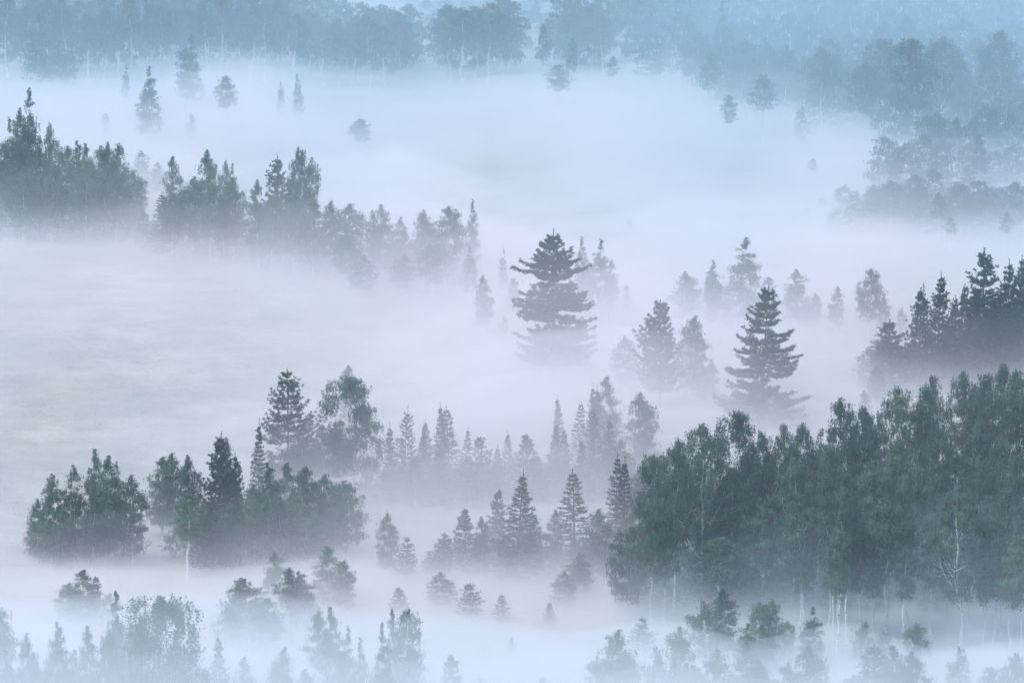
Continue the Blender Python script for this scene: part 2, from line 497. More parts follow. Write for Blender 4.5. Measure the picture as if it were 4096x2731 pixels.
# worn tracks through the grass
tm, n, l = new_mat('track_soil')
tc = n.new('ShaderNodeTexCoord')
t = n.new('ShaderNodeTexNoise'); t.inputs['Scale'].default_value = 0.8; t.inputs['Detail'].default_value = 5
l.new(tc.outputs['Object'], t.inputs['Vector'])
r = ramp(n, [(0.35, (0.055, 0.052, 0.040)), (0.65, (0.12, 0.11, 0.08))]); l.new(t.outputs[0], r.inputs[0])
p = n.new('ShaderNodeBsdfPrincipled'); p.inputs['Roughness'].default_value = 0.95
l.new(r.outputs[0], p.inputs['Base Color'])
o = n.new('ShaderNodeOutputMaterial'); l.new(p.outputs[0], o.inputs['Surface'])
def track(name, pix, width, label):
    rs = np.random.RandomState(len(pix))
    G = np.array([ground(*q) for q in pix])
    s = np.linspace(0, len(G) - 1, 40 * (len(G) - 1))
    c = on_path(np.c_[G, np.zeros(len(G))], s / (len(G) - 1))[:, :2]
    k = np.ones(25) / 25
    c[12:-12, 1] = np.convolve(c[:, 1], k, 'valid')
    d = unit(np.gradient(c, axis=0)); nn = np.stack([-d[:, 1], d[:, 0]], 1)
    V, F = [], []
    for off in (-0.75, 0.75):
        b = len(V)
        for i in range(len(c)):
            w = width * (0.6 + 0.8 * vnoise(np.array([i * 0.35 + off]), np.array([7.0]))[0])
            for e in (-w, w):
                q = c[i] + nn[i] * (off + e)
                V.append((q[0], q[1], float(terrain(q[0], q[1])) + 0.05))
        for i in range(len(c) - 1):
            a = b + 2 * i
            F.append((a, a + 1, a + 3, a + 2))
    tag(link(name, mesh_from(name, V, F, mat=tm)), label, kind='structure')
track('path', [(-300, 2165), (0, 2192), (140, 2206), (420, 2222), (800, 2240)], 0.28, 'faint worn track leading to the dark copse')
track('path', [(-300, 2330), (0, 2376), (300, 2400), (900, 2470), (1500, 2530), (2000, 2563), (2360, 2622), (2800, 2700)], 0.32,
      'faint double wheel track crossing the foggy foreground meadow')

# grass tufts on the clearer meadows
rs = np.random.RandomState(11)
def scatter_tufts(n, px, py, hmin, hmax):
    u = rs.uniform(px[0], px[1], n); v = rs.uniform(py[0], py[1], n)
    dx, dy = (u - 2048.0) / FPX, -(v - 1365.5) / FPX
    dz = -SP + dy * CP; t = -CAM_H / dz
    x, y = dx * t, (CP + dy * SP) * t
    k = rs.rand(n) < 0.25 + 0.7 * fbm(x / 14.0, y / 14.0, 4)
    x, y = x[k], y[k]
    return x, y, rs.uniform(hmin, hmax, len(x))
bx, by, bh = [np.concatenate(q) for q in zip(scatter_tufts(46000, (-500, 2300), (1100, 2350), 0.06, 0.17),
                                              scatter_tufts(14000, (800, 4400), (480, 1100), 0.08, 0.22),
                                              scatter_tufts(14000, (1200, 3000), (2000, 2800), 0.08, 0.22))]
nb = len(bx)
C = np.stack([bx, by, terrain(bx, by) - 0.02], 1)
V = []
for k in range(3):
    a = rs.uniform(0, 6.28, nb); w = rs.uniform(0.05, 0.16, nb)
    d = np.stack([np.cos(a) * w, np.sin(a) * w, 0 * a], 1)
    tipv = np.stack([rs.normal(0, 0.18, nb), rs.normal(0, 0.18, nb), bh * rs.uniform(0.7, 1.1, nb)], 1)
    sh = np.stack([rs.normal(0, 0.12, nb), rs.normal(0, 0.12, nb), 0 * a], 1)
    V.append(np.stack([C + sh - d, C + sh + d, C + sh + tipv], 1))
V = np.concatenate(V).reshape(-1, 3)
M['grass'] = leaf_mat('grass', (0.20, 0.21, 0.125), (0.26, 0.26, 0.165), (0.34, 0.33, 0.22), 0.35)
gt = link('meadow_grass', mesh_from('meadow_grass', V, None, np.arange(len(V)).reshape(-1, 3),
          tint=np.repeat(rs.rand(len(V) // 3), 3), mat=M['grass']))
tag(gt, 'pale tufts of tall meadow grass wet with dew', 'grass', kind='stuff')

# ------------------------------------------------------------------ air: even haze, then the lying fog
HZ_TOP = CAM_H + 4.0
def box(name, x0, x1, y0, y1, z0, z1, mat):
    V = [(x, y, z) for z in (z0, z1) for y in (y0, y1) for x in (x0, x1)]
    F = [(0, 2, 3, 1), (4, 5, 7, 6), (0, 1, 5, 4), (2, 6, 7, 3), (0, 4, 6, 2), (1, 3, 7, 5)]
    return link(name, mesh_from(name, V, F, mat=mat))
tag(box('haze', -6500, 6500, -700, 12500, -3.0, HZ_TOP, volume_mat('haze_air', (0.74, 0.91, 1.0), 0.00020)),
    'thin blue morning haze filling the whole valley', kind='stuff')

# lying fog: (pixel x, pixel y of a ground point, depth in metres there)
VALLEY = [(300, 430, 4), (1200, 440, 5), (2000, 450, 6), (2300, 580, 7.5), (1000, 600, 9), (300, 600, 8), (1500, 680, 5.2), (2000, 820, 3.2), (3000, 820, 3.5), (1000, 830, 3.8),
    (300, 250, 0.8), (1300, 250, 1), (1900, 280, 1.5), (2300, 250, 1.2), (3000, 250, 1.5), (3500, 300, 1.5), (3900, 300, 1.5), (500, 0, 0.3), (2000, 0, 0.3), (3500, 0, 0.3), (2000, 150, 0.5), (2400, 120, 0.5),
    (2700, 480, 6), (3100, 560, 6), (3600, 620, 5), (4000, 640, 5), (3300, 830, 7), (3800, 740, 5.5), (4000, 960, 7.5), (3500, 980, 8), (3750, 960, 8),
    (300, 1000, 8.5), (700, 1000, 8.5), (1100, 1100, 10), (1600, 1170, 12), (1900, 1250, 9), (300, 1150, 5), (800, 1250, 5), (300, 1450, 4), (1000, 1450, 5.4), (250, 1750, 3), (700, 1750, 4),
    (300, 2000, 2.8), (1500, 1400, 6.5), (2215, 1510, 8), (2600, 1350, 10), (2400, 1050, 6), (2900, 1250, 10), (3300, 1350, 11), (3000, 1050, 6), (3700, 1050, 7), (2650, 1660, 11),
    (2990, 1730, 11), (3300, 1600, 10), (3600, 1590, 7), (3900, 1590, 6.5), (1700, 1780, 8), (1700, 1980, 14), (2000, 1980, 18), (2300, 1980, 19), (2550, 1950, 15), (1800, 2140, 6), (2250, 2130, 7),
    (1300, 1800, 6), (700, 2280, 4), (1100, 2290, 5), (250, 2270, 3), (2700, 2320, 1.8), (3300, 2200, 1), (3900, 2100, 1), (3500, 2400, 1), (3000, 2400, 1.2), (2250, 2310, 11), (1900, 2330, 11), (400, 2480, 5), (1000, 2500, 5.5), (1300, 2500, 6), (500, 2700, 4), (2000, 2500, 6), (2000, 2650, 3), (3500, 2600, 1.5)]
NEAR = [(300, 2150, 0), (900, 2180, 0), (1500, 2150, 0), (2100, 2150, 0), (2700, 2250, 0), (3500, 2300, 0), (250, 2270, 0.6), (700, 2290, 0.8), (1100, 2310, 1), (2700, 2470, 1), (3100, 2500, 0.4),
    (150, 2340, 2), (150, 2450, 3.4), (500, 2430, 3), (400, 2530, 5), (1050, 2540, 5.5), (900, 2450, 3), (1300, 2500, 4.5), (1900, 2430, 3.2), (2200, 2430, 2.8), (1700, 2500, 2.6), (2000, 2550, 3.2), (2350, 2560, 2.6), (2000, 2750, 3.4), (500, 2650, 3.6), (1200, 2700, 3.2),
    (2700, 2580, 1.6), (3200, 2600, 0.8), (3900, 2600, 0.8), (3500, 2800, 1), (1500, 2380, 1.6), (2000, 2380, 1.6), (2000, 3200, 3), (300, 3200, 3), (3500, 3200, 2)]
BLUE = [(300, 2200, 0), (900, 2150, 0.8), (1500, 2100, 0), (2100, 2050, 0), (2600, 2100, 0.5), (3300, 2050, 0.6), (3900, 2050, 1), (2800, 2420, 4.5), (3200, 2450, 6.5), (3700, 2450, 7), (4000, 2500, 7.5),
    (3500, 2650, 5.5), (2600, 2700, 4), (200, 2650, 2), (1000, 2650, 1.5), (3300, 2200, 1.5), (3900, 2200, 2), (1300, 2240, 2), (700, 2240, 1.5), (2000, 2150, 1.5), (500, 2400, 0.8), (2000, 2500, 1), (2000, 3000, 2), (3500, 3000, 4), (500, 3000, 3)]
VEIL = []
for vx, vm in ((-300, 23), (600, 22), (1300, 22), (2000, 20), (2700, 19), (3400, 18), (4300, 19)):
    VEIL += [(vx, 2700, 0), (vx, 2890, 1.5), (vx, 2960, 0.38 * vm), (vx, 3030, 0.75 * vm), (vx, 3120, vm), (vx, 3250, vm), (vx, 3450, vm)]
FAR_HAZE = [(500, -100, 46), (2000, -100, 46), (3600, -100, 48), (500, 300, 40), (1500, 300, 38), (2300, 300, 36), (3300, 300, 54), (500, 600, 24), (2000, 600, 24), (3300, 600, 50), (3900, 600, 54),
    (500, 900, 8), (2000, 900, 8), (3500, 900, 26), (500, 1200, 2), (2000, 1200, 2), (3500, 1200, 5), (500, 1500, 0), (2000, 1500, 0), (3500, 1500, 0)]
def fog_depth(x, y, table):
    # weights measured in view angle so that near and far banks are shaped alike
    dz = -CAM_H
    f = y * CP - dz * SP; u = y * SP + dz * CP
    px, py = 2048 + FPX * x / f, 1365.5 - FPX * u / f
    px, py = np.clip(px, -600, 4700), np.clip(py, -400, 3500)
    w = 0; s = 0
    for qx, qy, v in table:
        e = 1.0 / (((px - qx) / 1.5) ** 2 + (py - qy) ** 2 + 60.0 ** 2) ** 1.6
        w = w + e; s = s + e * v
    return s / w
def fog_bank(table, gain, color, density, wave, amp, seed, y0, y1, label, step=9.0):
    xs = np.arange(-400, 401, step)
    ys = np.arange(y0, min(y1, 1650) + 1, step)
    if y1 > 1650: ys = np.concatenate([ys, [1800, 2200, 3000]])
    X, Y = np.meshgrid(xs, ys)
    H = fog_depth(X, Y, table) * gain
    nz_ = fbm(X / wave + seed, Y / (wave * 1.6) + seed, 4) - 0.5
    H = H * (1 + amp * 2 * nz_)
    f0 = np.clip((Y - y0) / 40.0, 0, 1) if y0 > 400 else 1.0
    f1 = np.clip((y1 - Y) / 60.0, 0, 1)
    H = H * f0 * f1 + 0.03 - terrain(X, Y) * (1 - f0 * f1)
    H = np.maximum(H, 0.02)
    T = np.stack([X, Y, terrain(X, Y) + H], -1)
    ny_, nx_ = X.shape
    m = nx_ * ny_
    i = np.arange(m).reshape(ny_, nx_)
    top = np.stack([i[:-1, :-1], i[:-1, 1:], i[1:, 1:], i[1:, :-1]], -1).reshape(-1, 4)
    edge = np.concatenate([i[0, :], i[1:, -1], i[-1, -2::-1], i[-2:0:-1, 0]])
    E = T.reshape(-1, 3)[edge].copy(); E[:, 2] = -2.0
    ne = len(edge); lo = m + np.arange(ne); ln = np.roll(lo, -1)
    side = np.stack([edge, lo, ln, np.roll(edge, -1)], -1)
    V = np.concatenate([T.reshape(-1, 3), E, [[0.0, float(ys.mean()), -2.0]]])
    under = np.stack([np.full(ne, m + ne), ln, lo], -1)
    o = link('haze', mesh_from('haze', V, np.concatenate([top, side]), under,
             mat=volume_mat('fog_air', color, density)))
    return tag(o, label, kind='stuff')
LAV = (1.0, 0.955, 1.0)
for gain, dens, wave, amp, seed, lab in ((0.5, 0.0125, 26, 0.60, 3.0, 'dense pale mist lying low over the meadow'), (0.9, 0.0082, 34, 0.52, 7.0, 'lavender mist around the feet of the trees'),
                                         (1.4, 0.0056, 46, 0.38, 11.0, 'thin lavender fog bank reaching up into the trees'), (2.1, 0.0038, 70, 0.16, 15.0, 'faint upper veil of the valley fog')):
    fog_bank(VALLEY, gain, LAV, dens, wave, amp, seed, 330, 3000, lab)
fog_bank(NEAR, 0.50, (1.0, 1.0, 1.0), 0.050, 22, 0.30, 23.0, 200, 540, 'bright white mist over the foreground meadow')
fog_bank(NEAR, 1.00, (1.0, 1.0, 1.0), 0.035, 28, 0.25, 27.0, 200, 540, 'white mist rising from the foreground meadow')
fog_bank(NEAR, 1.60, (0.99, 1.0, 1.0), 0.020, 40, 0.20, 31.0, 200, 540, 'thin white fog above the foreground mist')
fog_bank(BLUE, 0.8, (0.74, 0.89, 1.0), 0.012, 50, 0.16, 37.0, 200, 600, 'bluish fog around the feet of the birch grove')
fog_bank(BLUE, 2.0, (0.72, 0.88, 1.0), 0.007, 70, 0.12, 41.0, 200, 600, 'thin bluish fog rising into the birch grove')
fog_bank(VEIL, 0.7, (0.90, 0.97, 1.0), 0.014, 50, 0.12, 39.0, 150, 480, 'pale blue fog bank nearest the viewer')
fog_bank(VEIL, 1.0, (0.90, 0.97, 1.0), 0.017, 60, 0.08, 43.0, 150, 480, 'pale blue veil above the nearest fog bank')
fog_bank(FAR_HAZE, 1.0, (0.55, 0.83, 1.0), 0.0030, 160, 0.12, 51.0, 560, 3000, 'blue haze hanging over the far side of the valley', step=15.0)

# ------------------------------------------------------------------ tree models
MODELS = {}
BROAD = [(0.28, 1.4), (0.42, 3.4), (0.62, 3.9), (0.82, 2.9), (0.94, 1.5), (1.0, 0.5)]
GROVE = [(0.36, 1.4), (0.50, 3.2), (0.68, 3.8), (0.84, 3.1), (0.94, 1.8), (1.0, 0.7)]
OVATE = [(0.10, 1.2), (0.28, 2.1), (0.50, 2.3), (0.72, 1.8), (0.90, 0.9), (1.0, 0.25)]
CONE = [(0.10, 1.9), (0.28, 2.4), (0.55, 1.8), (0.80, 0.95), (1.0, 0.15)]
TALL = [(0.42, 0.9), (0.58, 2.1), (0.75, 2.3), (0.90, 1.4), (1.0, 0.4)]
BUSH = [(0.05, 1.5), (0.3, 2.2), (0.65, 2.0), (0.88, 1.2), (1.0, 0.4)]
MODELS['grove'] = [birch(100 + k, 20, 0.42, GROVE, 26, 230, 78, nlimb=5, gaps=5, wander=0.16, lobe=0.30) for k in range(6)]
MODELS['broad'] = [birch(120 + k, 16, 0.22, BROAD, 24, 210, 88, nlimb=2, gaps=3, lobe=0.34) for k in range(4)]
MODELS['ovate'] = [birch(140 + k, 14, 0.14, OVATE, 30, 165, 86, gaps=4, lobe=0.36, hang=0.55, clump=0.36, size=(0.09, 0.15)) for k in range(5)]
MODELS['cone'] = [birch(160 + k, 14, 0.12, CONE, 34, 155, 84, gaps=3, lobe=0.32, hang=0.55, clump=0.34, size=(0.09, 0.15)) for k in range(5)]
MODELS['tall'] = [birch(180 + k, 20, 0.50, TALL, 22, 120, 66, gaps=3, lobe=0.38, hang=0.6, wander=0.14, fat=1.25) for k in range(5)]
MODELS['bush'] = [birch(200 + k, 7, 0.06, BUSH, 22, 120, 72, gaps=3, lobe=0.34, hang=0.3, clump=0.30, size=(0.07, 0.12), mat='young_leaf') for k in range(4)]
MODELS['spruce'] = [spruce(220 + k, 14, 2.1 + 0.25 * (k % 4), nwh=20 + k, per=5 + k % 3, nn=44, pw=0.7 + 0.06 * ((k * 3) % 8), jit=0.18 + 0.035 * ((k * 5) % 8), leader=0.04 + 0.012 * (k % 5), droop=-0.35 + 0.06 * (k % 5)) for k in range(8)]
young = lambda s, q: pine(s, 10, [(0.05, 1.5 * q), (0.35, 1.7 * q), (0.7, 1.0), (0.95, 0.4)], [(0.05, 1.6 * q), (0.35, 1.5 * q), (0.7, 1.1), (0.95, 0.4)],
                          14, 6, 0.10, 0.22, 0.35, nsub=6, ntuft=5, nneed=8, flat=0.5, shoot=0.28, wid=0.042)
MODELS['young_pine'] = [young(240 + k, 0.9 + 0.12 * k) for k in range(4)]
dense = lambda s, q: pine(s, 17, [(0.05, 3.2), (0.3, 3.1 * q), (0.6, 2.1), (0.8, 1.25), (0.95, 0.35)], [(0.05, 3.2), (0.3, 2.9 * q), (0.6, 2.3), (0.8, 1.15), (0.95, 0.35)],
                          25, 7, 0.10, 0.12, 0.45, nsub=6, ntuft=6, nneed=7, flat=0.6, shoot=0.30, wid=0.042, ragged=0.5)
MODELS['dense_pine'] = [dense(260 + k, 0.9 + 0.1 * k) for k in range(4)]
# single characters of the picture
MODELS['layered_pine'] = [pine(301, 21, [(0.04, 3.2), (0.14, 5.3), (0.24, 5.6), (0.30, 5.0), (0.36, 4.8), (0.46, 5.6), (0.55, 6.2), (0.60, 2.8), (0.68, 2.6), (0.76, 5.2), (0.80, 4.6), (0.84, 1.8), (0.90, 1.0), (0.97, 0.3)],
                          [(0.04, 3.5), (0.12, 6.4), (0.22, 5.8), (0.29, 7.6), (0.34, 8.0), (0.38, 5.5), (0.45, 6.9), (0.55, 6.0), (0.60, 6.2), (0.68, 3.8), (0.75, 4.6), (0.79, 4.9), (0.84, 2.0), (0.90, 1.1), (0.97, 0.3)],
                          23, 9, 0.07, -0.10, 0.10, nsub=11, ntuft=7, nneed=6, flat=0.20, shoot=0.32, wid=0.045, leadn=90, ragged=0.45, fan=0.36, gap=[(0.62, 0.65, -1), (0.40, 0.43, 1), (0.31, 0.335, -1)],
                          extra=[(0.77, 3.25, 4.6, 0.0), (0.73, 3.0, 5.6, -0.05), (0.83, 0.15, 2.6, 0.22), (0.87, 3.1, 1.6, 0.35), (0.77, 0.1, 3.6, 0.05), (0.73, -0.2, 5.0, 0.0)])]
MODELS['forked_pine'] = [pine(302, 18, [(0.10, 3.4), (0.25, 4.0), (0.38, 4.2), (0.52, 4.4), (0.62, 4.6), (0.72, 2.4), (0.80, 1.6), (0.92, 1.1), (0.98, 0.6)],
                         [(0.10, 3.4), (0.25, 3.2), (0.40, 3.0), (0.52, 2.4), (0.62, 2.0), (0.72, 1.4), (0.80, 1.3), (0.92, 1.0), (0.98, 0.6)],
                         20, 7, 0.12, 0.20, 0.28, ragged=0.5, nsub=9, ntuft=9, nneed=6, flat=0.40, shoot=0.34, wid=0.046, leadn=90,
                         extra=[(0.64, math.pi, 2.3, 1.2), (0.68, math.pi * 0.97, 1.7, 1.1), (0.72, 3.3, 1.6, 1.3), (0.55, 3.0, 4.3, 0.42)])]
MODELS['leaning_pine'] = [pine(303, 21, [(0.05, 5.5), (0.14, 8.0), (0.24, 6.5), (0.34, 6.0), (0.44, 5.6), (0.50, 3.6), (0.56, 6.0), (0.66, 4.0), (0.74, 5.2), (0.78, 2.6), (0.84, 1.6), (0.95, 0.9)],
                          [(0.05, 7.0), (0.12, 9.0), (0.22, 7.4), (0.30, 7.0), (0.37, 4.4), (0.43, 6.8), (0.50, 6.9), (0.56, 3.5), (0.63, 5.0), (0.70, 2.4), (0.80, 2.2), (0.95, 0.9)],
                          22, 8, 0.07, -0.08, 0.12, nsub=11, ntuft=7, nneed=6, flat=0.22, shoot=0.32, wid=0.045, ragged=0.32, fan=0.36, lean=0.05, leadn=90,
                          gap=[(0.375, 0.425, 1), (0.61, 0.66, -1), (0.50, 0.54, -1), (0.27, 0.30, 1), (0.66, 0.70, 1)])]
MODELS['larch'] = [pine(304, 17, [(0.05, 4.2), (0.14, 5.2), (0.24, 5.0), (0.38, 4.4), (0.52, 4.8), (0.62, 3.0), (0.72, 3.2), (0.82, 1.2), (0.95, 0.8)],
                   [(0.05, 4.2), (0.14, 5.6), (0.26, 5.8), (0.40, 5.6), (0.52, 4.8), (0.62, 3.8), (0.72, 2.6), (0.82, 1.8), (0.95, 0.8)],
                   20, 7, 0.06, -0.12, 0.40, nsub=8, ntuft=7, nneed=6, flat=0.10, shoot=0.30, wid=0.036, leadn=90,
                   gap=[(0.27, 0.36, -1), (0.32, 0.37, 1)])]
OPEN = [(0.22, 2.5), (0.36, 4.6), (0.50, 4.0), (0.66, 4.6), (0.80, 4.4), (0.90, 3.0), (1.0, 1.2)]
MODELS['open_birch'] = [birch(311, 18, 0.26, OPEN, 22, 260, 84, tint=0.15, nlimb=6, gaps=7, lobe=0.25, wander=0.18, hang=1.0, clump=0.38)]
WEEP = [(0.20, 2.5), (0.4, 4.2), (0.7, 4.4), (0.88, 3.8), (0.97, 2.6), (1.0, 1.4)]
MODELS['weeping_birch'] = [birch(312, 18, 0.22, WEEP, 20, 240, 100, tint=0.35, nlimb=4, gaps=6, lobe=0.26, wander=0.14, hang=1.9, clump=0.36)]
MODELS['giant_birch'] = [birch(313, 22, 0.30, [(0.2, 3.0), (0.36, 5.0), (0.6, 5.4), (0.8, 4.6), (0.93, 2.6), (1.0, 0.8)], 30, 300, 80, nlimb=7, gaps=5, lobe=0.28, wander=0.2, fat=1.5)]

NAME = dict(grove='birch_tree', broad='birch_tree', ovate='birch_tree', cone='birch_tree', tall='birch_tree', bush='young_birch',
            spruce='spruce_tree', young_pine='young_pine', dense_pine='pine_tree', layered_pine='pine_tree', forked_pine='pine_tree',
            leaning_pine='pine_tree', larch='larch_tree', open_birch='birch_tree', weeping_birch='birch_tree', giant_birch='birch_tree')
CAT = dict(birch_tree='birch', young_birch='young birch', spruce_tree='spruce', young_pine='young pine', pine_tree='pine', larch_tree='larch')
FIXED = {'layered_pine', 'forked_pine', 'leaning_pine', 'larch', 'open_birch', 'weeping_birch'}
used = {}
prs = random.Random(7)
def tree(px, top, base, w, kind, label, group=None, h=None, leafy=True, dx=0):
    """px/top/base/w in photograph pixels: top of the crown, foot of the trunk, half width of the crown"""
    x, y, hh = place(px, top, base, h)
    models = MODELS[kind]
    k = used.get(kind, 0); used[kind] = k + 1
    m = models[k % len(models)]
    nm = NAME[kind]
    e = bpy.data.objects.new(nm, None); col.objects.link(e)
    e.empty_display_size = 0.5
    e.location = (x + dx, y, float(terrain(x, y)) - 0.05)
    if 'ext' not in m: m['ext'] = extent(m['crown'])
    sz = hh / m['ext'][0]
    sx = metres(w, y) / m['ext'][1] * 1.12 if w else sz
    sx = min(max(sx * prs.uniform(0.92, 1.16) if kind not in FIXED else sx, sz * 0.6), sz * 2.2)
    e.scale = (sx, sx, sz)
    if kind not in FIXED: e.rotation_euler = (prs.gauss(0, 0.03), prs.gauss(0, 0.03), prs.uniform(0, 6.28))
    tag(e, label, CAT[nm], group)
    t = link('trunk', m['trunk'], e)
    for lm in m['limbs']: link('limb', lm, t)
    link('crown', m['crown'], e)
    return e

# ------------------------------------------------------------------ the trees of the photograph
# rows: x, top, foot (or minus the height in metres where the foot is hidden), half width, kind, label
def rows(off, s, group, table):
    for x, top, base, w, kind, label in table:
        X_, T_ = off[0] + x * s, off[1] + top * s
        if base < 0: tree(X_, T_, None, w * s, kind, label, group, h=-base)
        else: tree(X_, T_, off[1] + base * s, w * s, kind, label, group)
K1, K2, K3, K4, K5, K6, K7, K8 = ((0, 0), .7655), ((1300, 0), .7655), ((2650, 0), .7655), ((0, 1400), .849), ((1300, 1400), .849), ((2400, 1400), .849), ((1800, 850), .6378), ((3200, 900), .5103)

rows(*K7, None, [
    (645, 140, 1010, 0, 'layered_pine', 'tall dark pine with layered shelf-like boughs standing alone in mid picture'),
    (1315, 560, 1215, 0, 'forked_pine', 'dark pine with an upright side leader on its left, touching a round birch'),
    (1945, 490, 1340, 0, 'leaning_pine', 'dark spreading pine right of centre with a long bare gap under one bough'),
    (1510, 650, 1170, 95, 'ovate', 'rounded birch pressed against the right side of the forked pine'),
    (1090, 775, 1110, 72, 'ovate', 'thin grey birch pressed against the left side of the forked pine'),
    (1640, 930, 1180, 38, 'bush', 'small pale birch between the round birch and the spreading pine'),
    (1570, 900, 1200, 60, 'cone', 'dim birch showing behind the rounded birch beside the forked pine'),
])
rows(*K7, 'pale birches fading in fog behind the lone pine', [
    (810, 155, 640, 46, 'cone', 'pale pointed birch directly behind the right shoulder of the lone layered pine'),
    (925, 170, 650, 56, 'cone', 'pale slender birch, tallest spire to the right of the lone layered pine'),
    (1010, 295, 650, 46, 'ovate', 'pale birch, shorter right-hand end of the trio beside the lone pine'),
    (1105, 445, 620, 30, 'bush', 'faint small birch standing apart right of the trio behind the lone pine'),
    (860, 300, 640, 50, 'ovate', 'pale birch filling between the two spires behind the lone pine'),
    (205, 395, 760, 52, 'ovate', 'faint columnar birch between the end of the long grove and the lone pine'),
    (400, 410, 640, 40, 'young_pine', 'faint small pine just left of the lone layered pine'),
    (335, 235, 520, 28, 'cone', 'barely visible thin birch in fog left of the lone pine'),
    (335, 650, 780, 28, 'bush', 'ghostly little bush low in the fog left of the lone pine'),
])
rows(*K7, 'row of pale ghost trees behind the two right pines', [
    (1470, 365, 700, 82, 'ovate', 'pale round-topped birch, leftmost of the foggy row behind the forked pine'),
    (1615, 325, 710, 38, 'ovate', 'pale narrow birch with blunt tip, left half of a close pair in the foggy row'),
    (1660, 290, 715, 52, 'cone', 'pale narrow birch with sharp tip, right half of a close pair in the foggy row'),
    (1835, 155, 700, 98, 'cone', 'tallest pale birch of the foggy row, broad cone with green tip'),
    (1995, 400, 690, 56, 'young_pine', 'grey young pine right behind the tip of the spreading pine'),
    (2155, 355, 720, 62, 'ovate', 'pale birch of the foggy row, just right of the grey young pine'),
    (2295, 510, 700, 36, 'bush', 'small pale birch at the right end of the foggy row by the spreading pine'),
    (2230, 560, 720, 30, 'bush', 'tiny ghostly birch between two larger ones right of the spreading pine'),
    (1740, 560, 730, 34, 'bush', 'low pale birch at the foot of the tallest tree in the foggy row'),
])
rows(*K8, 'pale birches fading into fog left of the dark pine stand', [
    (530, 345, 880, 108, 'broad', 'pale airy birch with full crown left of the dark pine stand'),
    (640, 550, 880, 42, 'ovate', 'pale low birch touching the right side of the airy full-crowned birch'),
    (285, 480, 840, 56, 'ovate', 'faint two-tipped birch left of the airy full-crowned birch'),
    (125, 530, 800, 40, 'ovate', 'faint small birch nearest the spreading pine on the far right fog row'),
    (795, 650, 870, 32, 'bush', 'ghostly small birch between the airy birch and the first dark pine'),
    (930, 450, 900, 36, 'cone', 'thin pale birch tip rising behind the narrow dark pine'),
    (60, 560, 800, 36, 'bush', 'ghostly bush between the spreading pine and the faint small birch'),
])
rows(*K8, 'dark pine stand at the right edge', [
    (715, 755, 1330, 145, 'dense_pine', 'dark pine at the left end of the right-edge stand, lowest pointed tip'),
    (930, 500, 1310, 106, 'dense_pine', 'narrow dark pine, second from the left in the right-edge stand'),
    (1070, 390, 1290, 109, 'dense_pine', 'narrow dark pine with the tallest lone spire left of the solid stand'),
    (1280, 455, 1250, 46, 'young_pine', 'thin dark spire poking up between the narrow pines and the main stand'),
    (1200, 560, 1270, 97, 'dense_pine', 'shorter dark pine joining the narrow spires to the main stand'),
    (1425, 190, 1280, 145, 'dense_pine', 'highest dark pine of the right-edge stand with a broad pointed top'),
    (1520, 500, 1300, 117, 'dense_pine', 'dark bluish pine low against the right flank of the highest one'),
    (1625, 285, 1290, 97, 'dense_pine', 'dark pine with blunt top, left of the twin tips at the picture edge'),
    (1700, 255, 1270, 97, 'dense_pine', 'dark pine with slim tip, right of the twin tips at the picture edge'),
    (1340, 480, 1290, 117, 'dense_pine', 'dark pine filling the left flank of the highest one in the stand'),
    (1780, 420, 1310, 123, 'dense_pine', 'dark pine cut by the right picture edge beside the twin tips'),
    (1450, 640, 1340, 130, 'dense_pine', 'lower dark pine in front of the highest one of the stand'),
    (1640, 660, 1340, 136, 'dense_pine', 'lower dark pine in front of the twin tips of the stand'),
    (1150, 760, 1330, 110, 'dense_pine', 'lower dark pine at the foot of the narrow spires'),
    (600, 1110, 1400, 71, 'dense_pine', 'small grey pine sunk in fog at the left foot of the stand'),
    (500, 1310, 1560, 48, 'bush', 'grey shrub in fog just above the birch grove canopy'),
])

